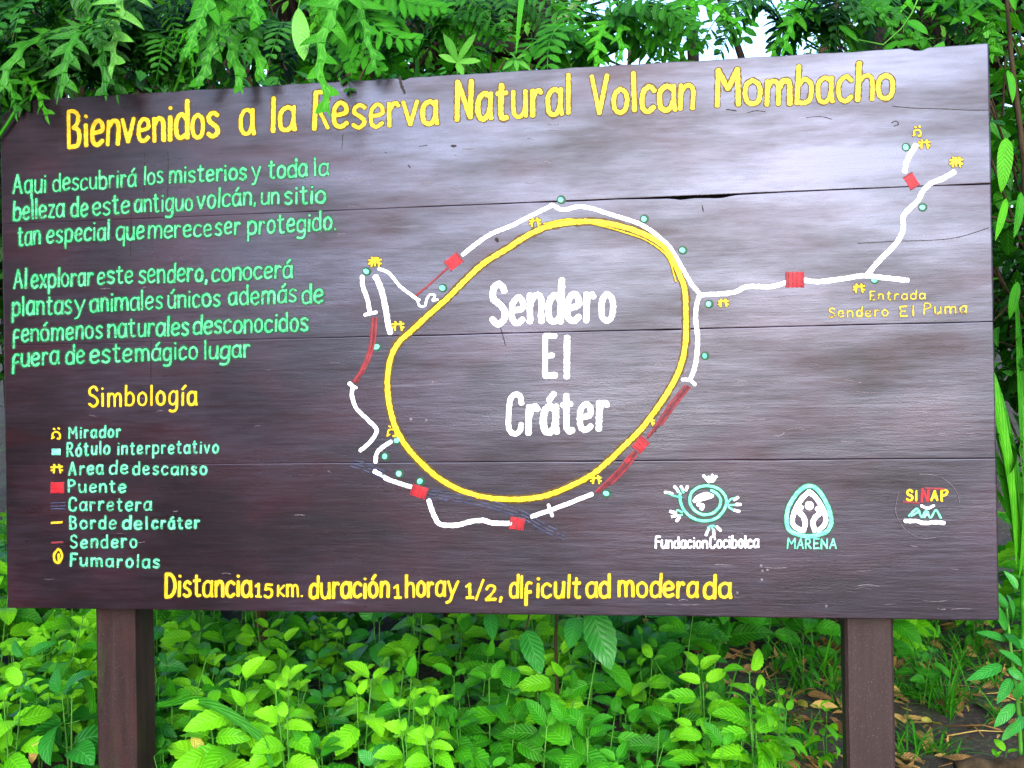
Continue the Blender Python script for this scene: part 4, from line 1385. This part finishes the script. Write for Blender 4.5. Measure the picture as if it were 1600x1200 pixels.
# ------------------------------------------------------------------ FERNS
def lobed_frond(fo, path, face, halfw, nl, tint=.5, wid=.010, lw=.010, ang=1.2, rd=random, droop=.5):
    """A flat frond: a midrib blade that swells at each finger-like lobe, lobes alternating and swept to the tip."""
    sp = [Vector(q) for q in spline([tuple(q) for q in path], .004)]
    n = len(sp)
    face = Vector(face).normalized()
    vs, uv, fs = [], [], []
    for i, q in enumerate(sp):
        d = (sp[min(n - 1, i + 1)] - sp[max(0, i - 1)]).normalized()
        sd2 = d.cross(face).normalized()
        t = i / (n - 1)
        row = []
        for u in (0, .5, 1):
            ph = (t * nl - (.18 if u == 0 else .62)) % 1.0
            bulge = .55 + .75 * math.exp(-((min(ph, 1 - ph)) / .22) ** 2)
            w_ = wid * bulge * (1.1 - .55 * t)
            if t > .86:
                w_ *= max(0, 1 - (t - .86) / .14) ** .6
            if t < .08:
                w_ *= .3 + .7 * t / .08
            vs.append(q + sd2 * (2 * u - 1) * w_ + face * (.0016 if u == .5 else .0013))
            uv.append((.5 + (u - .5) * .35, t))
    for i in range(n - 1):
        for k in range(2):
            fs.append([i * 3 + k, i * 3 + k + 1, i * 3 + k + 4, i * 3 + k + 3])
    fo.add(vs, fs, uv, tint)
    for k in range(nl):
        for sg, o_ in ((-1, .18), (1, .62)):
            t = (k + o_) / nl
            if t > .93:
                continue
            i = int(t * (n - 1))
            d = (sp[min(n - 1, i + 1)] - sp[max(0, i - 1)]).normalized()
            sd2 = d.cross(face).normalized()
            prof = (.55 + .45 * math.sin(math.pi * min(1, t * 1.3 + .1))) * (1 - .35 * t)
            a = ang + rd.uniform(-.15, .12)
            dv = d * math.cos(a) + sd2 * sg * math.sin(a)
            L = halfw * prof * rd.uniform(.88, 1.15)
            cv = .9 if dv.cross(face).dot(d) > 0 else -.9
            add_leaf(fo, sp[i] - dv * wid * .1, dv, face, L, lw * rd.uniform(.9, 1.15) * 2, droop * rd.uniform(.2, 1.5), .12, 0, width_lobe, 9, max(0, min(1, tint + rd.uniform(-.10, .10))), 0, 5, rd, curve=cv * rd.uniform(.1, .6))


def pinnate_frond(fo, path, face, halfw, npair, lw, tint=.5, rd=random, ang=1.15, rach=.0022, droop=.3, shape=width_lance):
    sp = [Vector(q) for q in spline([tuple(q) for q in path], .008)]
    n = len(sp)
    face = Vector(face).normalized()
    tube(fo, sp, [rach * (1 - .7 * i / n) for i in range(n)], 5, tint)
    for k in range(npair):
        t = .10 + .88 * k / npair
        i = int(t * (n - 1))
        d = (sp[min(n - 1, i + 1)] - sp[max(0, i - 1)]).normalized()
        sd2 = d.cross(face).normalized()
        prof = min(1, .55 + 2.2 * t) * (1 - t ** 2.2) ** .8 + .06
        for sg in (-1, 1):
            a = ang - .35 * t + rd.uniform(-.08, .08)
            dv = d * math.cos(a) + sd2 * sg * math.sin(a)
            add_leaf(fo, sp[i], dv, face + Vector((rd.gauss(0, .12), rd.gauss(0, .12), rd.gauss(0, .12))), halfw * prof * rd.uniform(.9, 1.08), lw, droop * rd.uniform(.4, 1.4), .15, .06, shape, 8, max(0, min(1, tint + rd.uniform(-.12, .12))), 0, 3, rd)


def px_path(pts, Y, dY=0.0):
    n = len(pts)
    return [P(x, y, Y + dY * i / max(1, n - 1)) for i, (x, y) in enumerate(pts)]


rf = random.Random(77)
FACE = Vector((.15, -1, .25))
# 1 pale lobed frond above the rounded end of the title
fo = MB()
lobed_frond(fo, px_path([(196, -60), (190, -10), (184, 30), (178, 75), (174, 125)], -.06, -.05), FACE, .085, 5, .72, .0145, .0125, 1.42, rf)
rooted('lobed_fern', [(fo, 'frond', M['palefern'])], P(196, -60, -.06), 'pale green lobed fern frond hanging straight down above Bienvenidos', 'fern')
# 2 lobed frond crossing the R
fo = MB()
lobed_frond(fo, px_path([(560, -80), (535, -20), (508, 50), (500, 100), (508, 145), (516, 186)], -.10, -.06), FACE, .088, 5, .60, .016, .0135, 1.38, rf)
lobed_frond(fo, px_path([(560, -80), (560, -10), (575, 60), (590, 118)], -.04, -.04), FACE, .080, 5, .45, .013, .012, 1.3, rf)
rooted('lobed_fern', [(fo, 'frond', M['fern'])], P(560, -80, -.10), 'bright green lobed fern frond hanging in front of the letter R', 'fern')
# 3 broad fingered fronds
fo = MB()
for pts, tn in (([(330, -60), (345, 10), (362, 70), (380, 148)], .5), ([(330, -60), (325, 0), (305, 50), (290, 92)], .42), ([(345, -50), (375, 20), (398, 75), (413, 128)], .55), ([(340, -40), (335, 40), (325, 90), (310, 140)], .35), ([(350, -60), (390, -10), (405, 40)], .45)):
    lobed_frond(fo, px_path(pts, rf.uniform(-.08, .0), -.05), FACE + Vector((rf.gauss(0, .2), 0, rf.gauss(0, .15))), .085, 5, tn, .022, .013, .95, rf)
rooted('fingered_fern', [(fo, 'frond', M['fern'])], P(335, -60, -.02), 'broad bright fern clump with fingered fronds drooping over the end of Bienvenidos', 'fern')
# 4 simple lance leaf
fo = MB()
a, b = P(466, 12, -.08), P(474, 92, -.11)
add_leaf(fo, a, b - a, FACE, (b - a).length, .042, .1, .1, 0, width_lance, 12, .8)
tube(fo, [P(486, -60, -.06), P(474, -20, -.07), a], [.002, .002, .0015], 5, .6)
rooted('lance_leaf_plant', [(fo, 'leaf', M['palefern'])], P(486, -60, -.06), 'single pale lance shaped leaf hanging beside the letter R fern', 'leaf')
# 5 fine pinnate ferns spreading to the right
fo = MB()
for pts, tn, hw in (([(500, -70), (560, 10), (610, 55), (668, 62)], .5, .085), ([(500, -70), (540, 30), (575, 90), (605, 118)], .5, .08), ([(520, -80), (590, -20), (650, 5), (710, 15)], .45, .075), ([(505, -60), (530, 20), (545, 80), (550, 125)], .4, .06)):
    pinnate_frond(fo, px_path(pts, .0, -.05), FACE + Vector((rf.gauss(0, .15), 0, rf.gauss(0, .2))), hw, 15, .016, tn, rf)
rooted('pinnate_fern', [(fo, 'frond', M['fern'])], P(505, -70, 0), 'feathery green fern with narrow leaflets spreading above Reserva', 'fern')
# 6 whorled sprout and 7 small sprout
for (cx, cy), tips, Y, W, lab, mt in (((714, 98), [(696, 55), (738, 55), (745, 92), (690, 85), (722, 112), (703, 62)], .05, .018, 'pale whorled sprout of five leaves standing behind the board above Natural', 'palefern'),
                                      ((806, 92), [(788, 104), (800, 82), (818, 84), (826, 104), (808, 106)], .06, .012, 'tiny pale sprout on the board edge above the letter t', 'palefern')):
    fo = MB()
    c = P(cx, cy, Y)
    for tx, ty in tips:
        b = P(tx, ty, Y - .03)
        add_leaf(fo, c, b - c, FACE, (b - c).length * 1.1, W, .3, .2, 0, width_lance, 8, rf.uniform(.3, .8))
    tube(fo, [c, P(cx + 3, cy + 60, Y + .02)], [.002, .003], 5, .4)
    rooted('leaf_sprout', [(fo, 'foliage', M[mt])], P(cx + 3, cy + 60, Y + .02), lab, 'sprout')
# 8 strap leaf
fo = MB()
a, b = P(822, -70, .08), P(806, 82, .04)
add_leaf(fo, a, b - a, FACE, (b - a).length, .022, .12, .25, 0, lambda t: (1 - t) ** .6 * min(1, t * 8 + .5), 14, .6)
rooted('strap_leaf_plant', [(fo, 'leaf', M['strap'])], a, 'single bright strap leaf pointing down at the word Natural', 'leaf')
# 9 fern with bright gaps
fo = MB()
pinnate_frond(fo, px_path([(1120, -130), (1140, -40), (1155, 30), (1166, 82)], .55, -.05), (.1, -1, .1), .105, 11, .020, .45, rf, 1.2)
pinnate_frond(fo, px_path([(1120, -130), (1085, -50), (1070, 20), (1062, 70)], .6, -.05), (.1, -1, .1), .085, 11, .018, .35, rf, 1.2)
rooted('pinnate_fern', [(fo, 'frond', M['fern'])], P(1120, -130, .55), 'fern frond with wide leaflets against the bright sky above Volcan', 'fern')
# 10 vine leaf
fo = MB()
a, b = P(1418, 33, .12), P(1446, 44, .10)
add_leaf(fo, a, b - a, FACE + Vector((0, 0, .3)), (b - a).length * 1.25, .038, .4, .15, 0, width_ovate, 9, .55)
for q in ((1400, 70, 1440, 60), (1380, 80, 1405, 62), (1310, 40, 1345, 60)):
    a2, b2 = P(q[0], q[1], .14), P(q[2], q[3], .12)
    add_leaf(fo, a2, b2 - a2, FACE, (b2 - a2).length, .022, .4, .2, 0, width_ovate, 8, .4)
st = MB()
tube(st, [P(1450, -40, .15), P(1425, 20, .13), P(1408, 45, .13), P(1380, 70, .14), P(1340, 62, .14)], [.002] * 5, 5)
rooted('climbing_vine', [(fo, 'foliage', M['fern']), (st, 'stem', M['stem'])], P(1450, -40, .15), 'thin vine with small pointed leaves above the letters cho', 'vine')
# 11 big pointed leaf entering at the top
fo = MB()
a, b = P(122, -45, .02), P(128, 36, -.02)
add_leaf(fo, a, b - a, FACE, (b - a).length, .075, .2, .15, 0, width_ovate, 12, .35)
a, b = P(300, -50, .05), P(312, 20, .0)
add_leaf(fo, a, b - a, FACE, (b - a).length, .06, .2, .15, 0, width_ovate, 12, .3)
rooted('pointed_leaf_plant', [(fo, 'leaf', M['canopy'])], P(122, -45, .02), 'dark heart shaped pointed leaf hanging above the rounded corner', 'leaf')
# 12 fine dark fern clumps along the top edge
fv = []
for i in range(6):
    rd = random.Random(i + 900)
    fo = MB()
    lob = i in (0, 2, 4)
    for k in range(8 if lob else 11):
        a = rd.uniform(0, 6.28)
        L = rd.uniform(.18, .32)
        d = Vector((math.cos(a), math.sin(a) * .6 - .4, 0))
        pth = [Vector((0, 0, 0)), d * L * .4 + Vector((0, 0, .06)), d * L * .75 + Vector((0, 0, .01)), d * L + Vector((0, 0, -.11))]
        if lob:
            lobed_frond(fo, pth, (d.x * -.3 + rd.gauss(0, .2), -.75, .6), rd.uniform(.07, .10), rd.choice([5, 6, 7]), rd.uniform(.1, .75), .014, .011, rd.uniform(1.1, 1.4), rd)
        else:
            pinnate_frond(fo, pth, (d.x * -.2, -.6, .75), .06, 13, .017, rd.uniform(.1, .7), rd, 1.2)
    fv.append(fo.mesh('fern', M[['fern', 'canopy', 'fern', 'canopy', 'canopy', 'fern'][i]]))  # some clumps take the darker canopy green: shade put into their colour
FL = ['leafy green fern clump with lobed fronds ', 'fine feathery dark fern clump ', 'leafy green fern clump with lobed fronds ', 'fine feathery dark fern clump ', 'fern clump with lobed fronds, coloured dark for shade, ', 'light feathery fern clump ']
spots = [(5, 110, .05, 4, 'covering the rounded corner'), (-5, 160, .03, 0, 'hanging over the rounded corner'), (110, 70, .12, 1, 'above the first letters of the title'), (180, 110, .10, 4, 'between the pale frond and the letter B'), (255, 90, .12, 2, 'above the letter o of Bienvenidos'),
         (330, 40, .16, 4, 'behind the fingered fern'), (450, 60, .18, 4, 'left of the letter R fern'), (600, 40, .22, 0, 'behind the feathery fern'), (40, 20, .16, 4, 'near the picture corner'), (75, 118, .12, 3, 'above the rounded corner'), (140, 118, .10, 1, 'above the letter B'),
         (225, 112, .14, 3, 'above the letters env'), (70, 55, .20, 1, 'highest over the rounded corner'), (270, 60, .22, 3, 'high over Bienvenidos'), (430, 100, .16, 1, 'above the letters la'), (650, 90, .18, 5, 'above the letter s of Reserva'), (930, 85, .30, 5, 'on a mound above the gap before Volcan'),
         (1010, 80, .35, 2, 'above the letters olc'), (960, 50, .4, 5, 'behind the mound before Volcan'), (1235, 55, .4, 1, 'above the letters om'), (1300, 50, .45, 0, 'above the letters mb'), (160, 30, .22, 3, 'behind the pale hanging frond'), (1380, 30, .5, 1, 'above the letter h'), (1500, 30, .5, 2, 'over the upper square corner'),
         (760, 30, .4, 1, 'over the dark side branch'), (640, 20, .3, 2, 'high above Reserva')]
for px, py, Y, k, lab in spots:
    p = P(px, py, Y)
    o = bpy.data.objects.new('fern', fv[k])
    col.objects.link(o)
    o.location = p
    o.rotation_euler = (rf.uniform(-.3, .2), rf.uniform(-.3, .3), rf.uniform(-.5, .5))
    s_ = rf.uniform(.8, 1.15)
    o.scale = (s_,) * 3
    tag(o, FL[k] + lab, 'fern', 'fern clumps along the top of the board')

# ------------------------------------------------------------------ RIGHT-HAND STRIP
fo, st = MB(), MB()
base = Vector((P(1600, 1150, .16).x, .16, ground_z(1.1, .16)))
tube(st, [base, P(1590, 1090, .14), P(1580, 1020, .13), P(1572, 940, .13)], [.006, .005, .004, .002], 6)
tube(st, [P(1590, 1090, .14), P(1620, 1030, .12), P(1612, 960, .12)], [.004, .003, .002], 6)
for cx, cy, tx, ty, W in ((1572, 985, 1562, 945, .034), (1580, 975, 1596, 940, .034), (1572, 990, 1590, 1000, .03), (1566, 1040, 1530, 1054, .036), (1575, 1045, 1600, 1060, .034), (1580, 1060, 1565, 1090, .034), (1585, 1090, 1600, 1070, .03), (1585, 1100, 1560, 1130, .035), (1600, 1080, 1630, 1120, .035), (1590, 1000, 1618, 1018, .03), (1575, 950, 1560, 925, .03), (1590, 920, 1578, 895, .03),
                          (1597, 1040, 1580, 1018, .028), (1570, 1000, 1545, 985, .028), (1592, 1130, 1570, 1150, .03), (1600, 1120, 1590, 1140, .03)):
    a, b = P(cx, cy, .13), P(tx, ty, .08 + rf.uniform(-.03, .04))
    add_leaf(fo, a, b - a, (rf.gauss(0, .3), -1, .7), (b - a).length * 1.15, W * .95, .5, .2, 0, width_ovate, 9, rf.uniform(.3, .8))
rooted('glossy_leaf_shrub', [(fo, 'foliage', M['herb3']), (st, 'stem', M['stem'])], base, 'shrub with small glossy oval leaves below the lower square corner of the board', 'shrub')
for (bx, by, Yb), tips, lab in (((1600, 900, .30), [(1560, 560), (1585, 500), (1610, 560), (1562, 650), (1640, 640), (1568, 705), (1575, 600), (1590, 450), (1600, 620), (1558, 610)], 'tall plant with bright strap leaves along the straight edge of the board'),
                                ((1640, 950, .45), [(1600, 640), (1570, 760), (1590, 820), (1640, 560), (1565, 840)], 'second strap leaved plant standing behind the first by the straight edge')):
    fo = MB()
    b0 = P(bx, by, Yb)
    for tx, ty in tips:
        a = b0 + Vector((rf.uniform(-.02, .02), 0, rf.uniform(-.05, .12)))
        b = P(tx, ty, Yb - rf.uniform(-.05, .12))
        L = (b - a).length * 1.08
        add_leaf(fo, a, (b - a) + Vector((0, 0, .06)), (rf.gauss(0, .4), -1, .5), L, .030 * rf.uniform(.6, 1.1), .35, .3, 0, width_lance, 14, rf.uniform(.25, .75))
    tube(fo, [Vector((b0.x, Yb, ground_z(b0.x, Yb) - .02)), b0], [.012, .009], 7, .4)
    rooted('strap_leaf_plant', [(fo, 'foliage', M['fern'])], (b0.x, Yb, ground_z(b0.x, Yb)), lab, 'plant')
fo, st = MB(), MB()
for (ax, ay), (tx, ty), W, tn in (((1572, 215), (1568, 298), .050, .8), ((1572, 310), (1560, 372), .026, .85), ((1595, 300), (1592, 370), .035, .4), ((1575, 110), (1590, 150), .03, .6), ((1590, 440), (1578, 500), .03, .4)):
    a, b = P(ax, ay, .30 + rf.uniform(-.05, .05)), P(tx, ty, .26 + rf.uniform(-.04, .04))
    add_leaf(fo, a, b - a, FACE + Vector((rf.gauss(0, .2), 0, 0)), (b - a).length, W, .25, .2, 0, width_ovate, 12, tn)
bx = P(1610, 400, .36).x
tube(st, [Vector((bx, .36, ground_z(bx, .36) - .02)), P(1612, 500, .36), P(1600, 250, .34), P(1580, 90, .34), P(1570, -40, .34)], [.014, .011, .008, .006, .004], 7)
rooted('ribbed_leaf_shrub', [(fo, 'foliage', M['fern']), (st, 'stem', M['twig'])], (bx, .36, ground_z(bx, .36)), 'shrub with yellow-green ribbed leaves beside the upper straight edge of the board', 'shrub')

# ------------------------------------------------------------------ TREES ON THE CAMERA'S SIDE (they shade and mirror in the gloss of the board)
for i, (x, y, s_) in enumerate(((-3.6, -3.9, 1.1), (-5.2, -5.2, 1.5), (-4.6, -7.6, 1.7), (-8.0, -6.5, 2.0), (-4.6, -1.6, 1.1))):
    dup_plant('background_tree', TRE[i % 3], (x, y, ground_z(x, y) - .1), rh.uniform(0, 6.28), s_, 'leafy tree across the path from the front of the board', 'tree', 'trees across the path from the front of the board')
for i, (x, y, s_) in enumerate(((-2.3, -.9, 1.25), (-2.6, -1.9, 1.35), (-2.9, -3.0, 1.45), (-2.6, -4.3, 1.5), (-2.0, -5.6, 1.5), (-3.6, -2.4, 1.7), (-3.8, -4.0, 1.8), (-1.5, -7.2, 1.4), (-3.2, -6.2, 1.8), (2.6, -5.5, .8), (.8, -8.0, .7))):  # unseen shrubs added to block the sky and darken the board's left reflection
    dup_plant('broadleaf_shrub', SH[i % 4], (x, y, ground_z(x, y) - .55 * s_), rh.uniform(0, 6.28), s_, 'unseen broadleaf shrub added to darken the reflection in the board', 'shrub', 'unseen shrubs added to darken the reflection in the board')
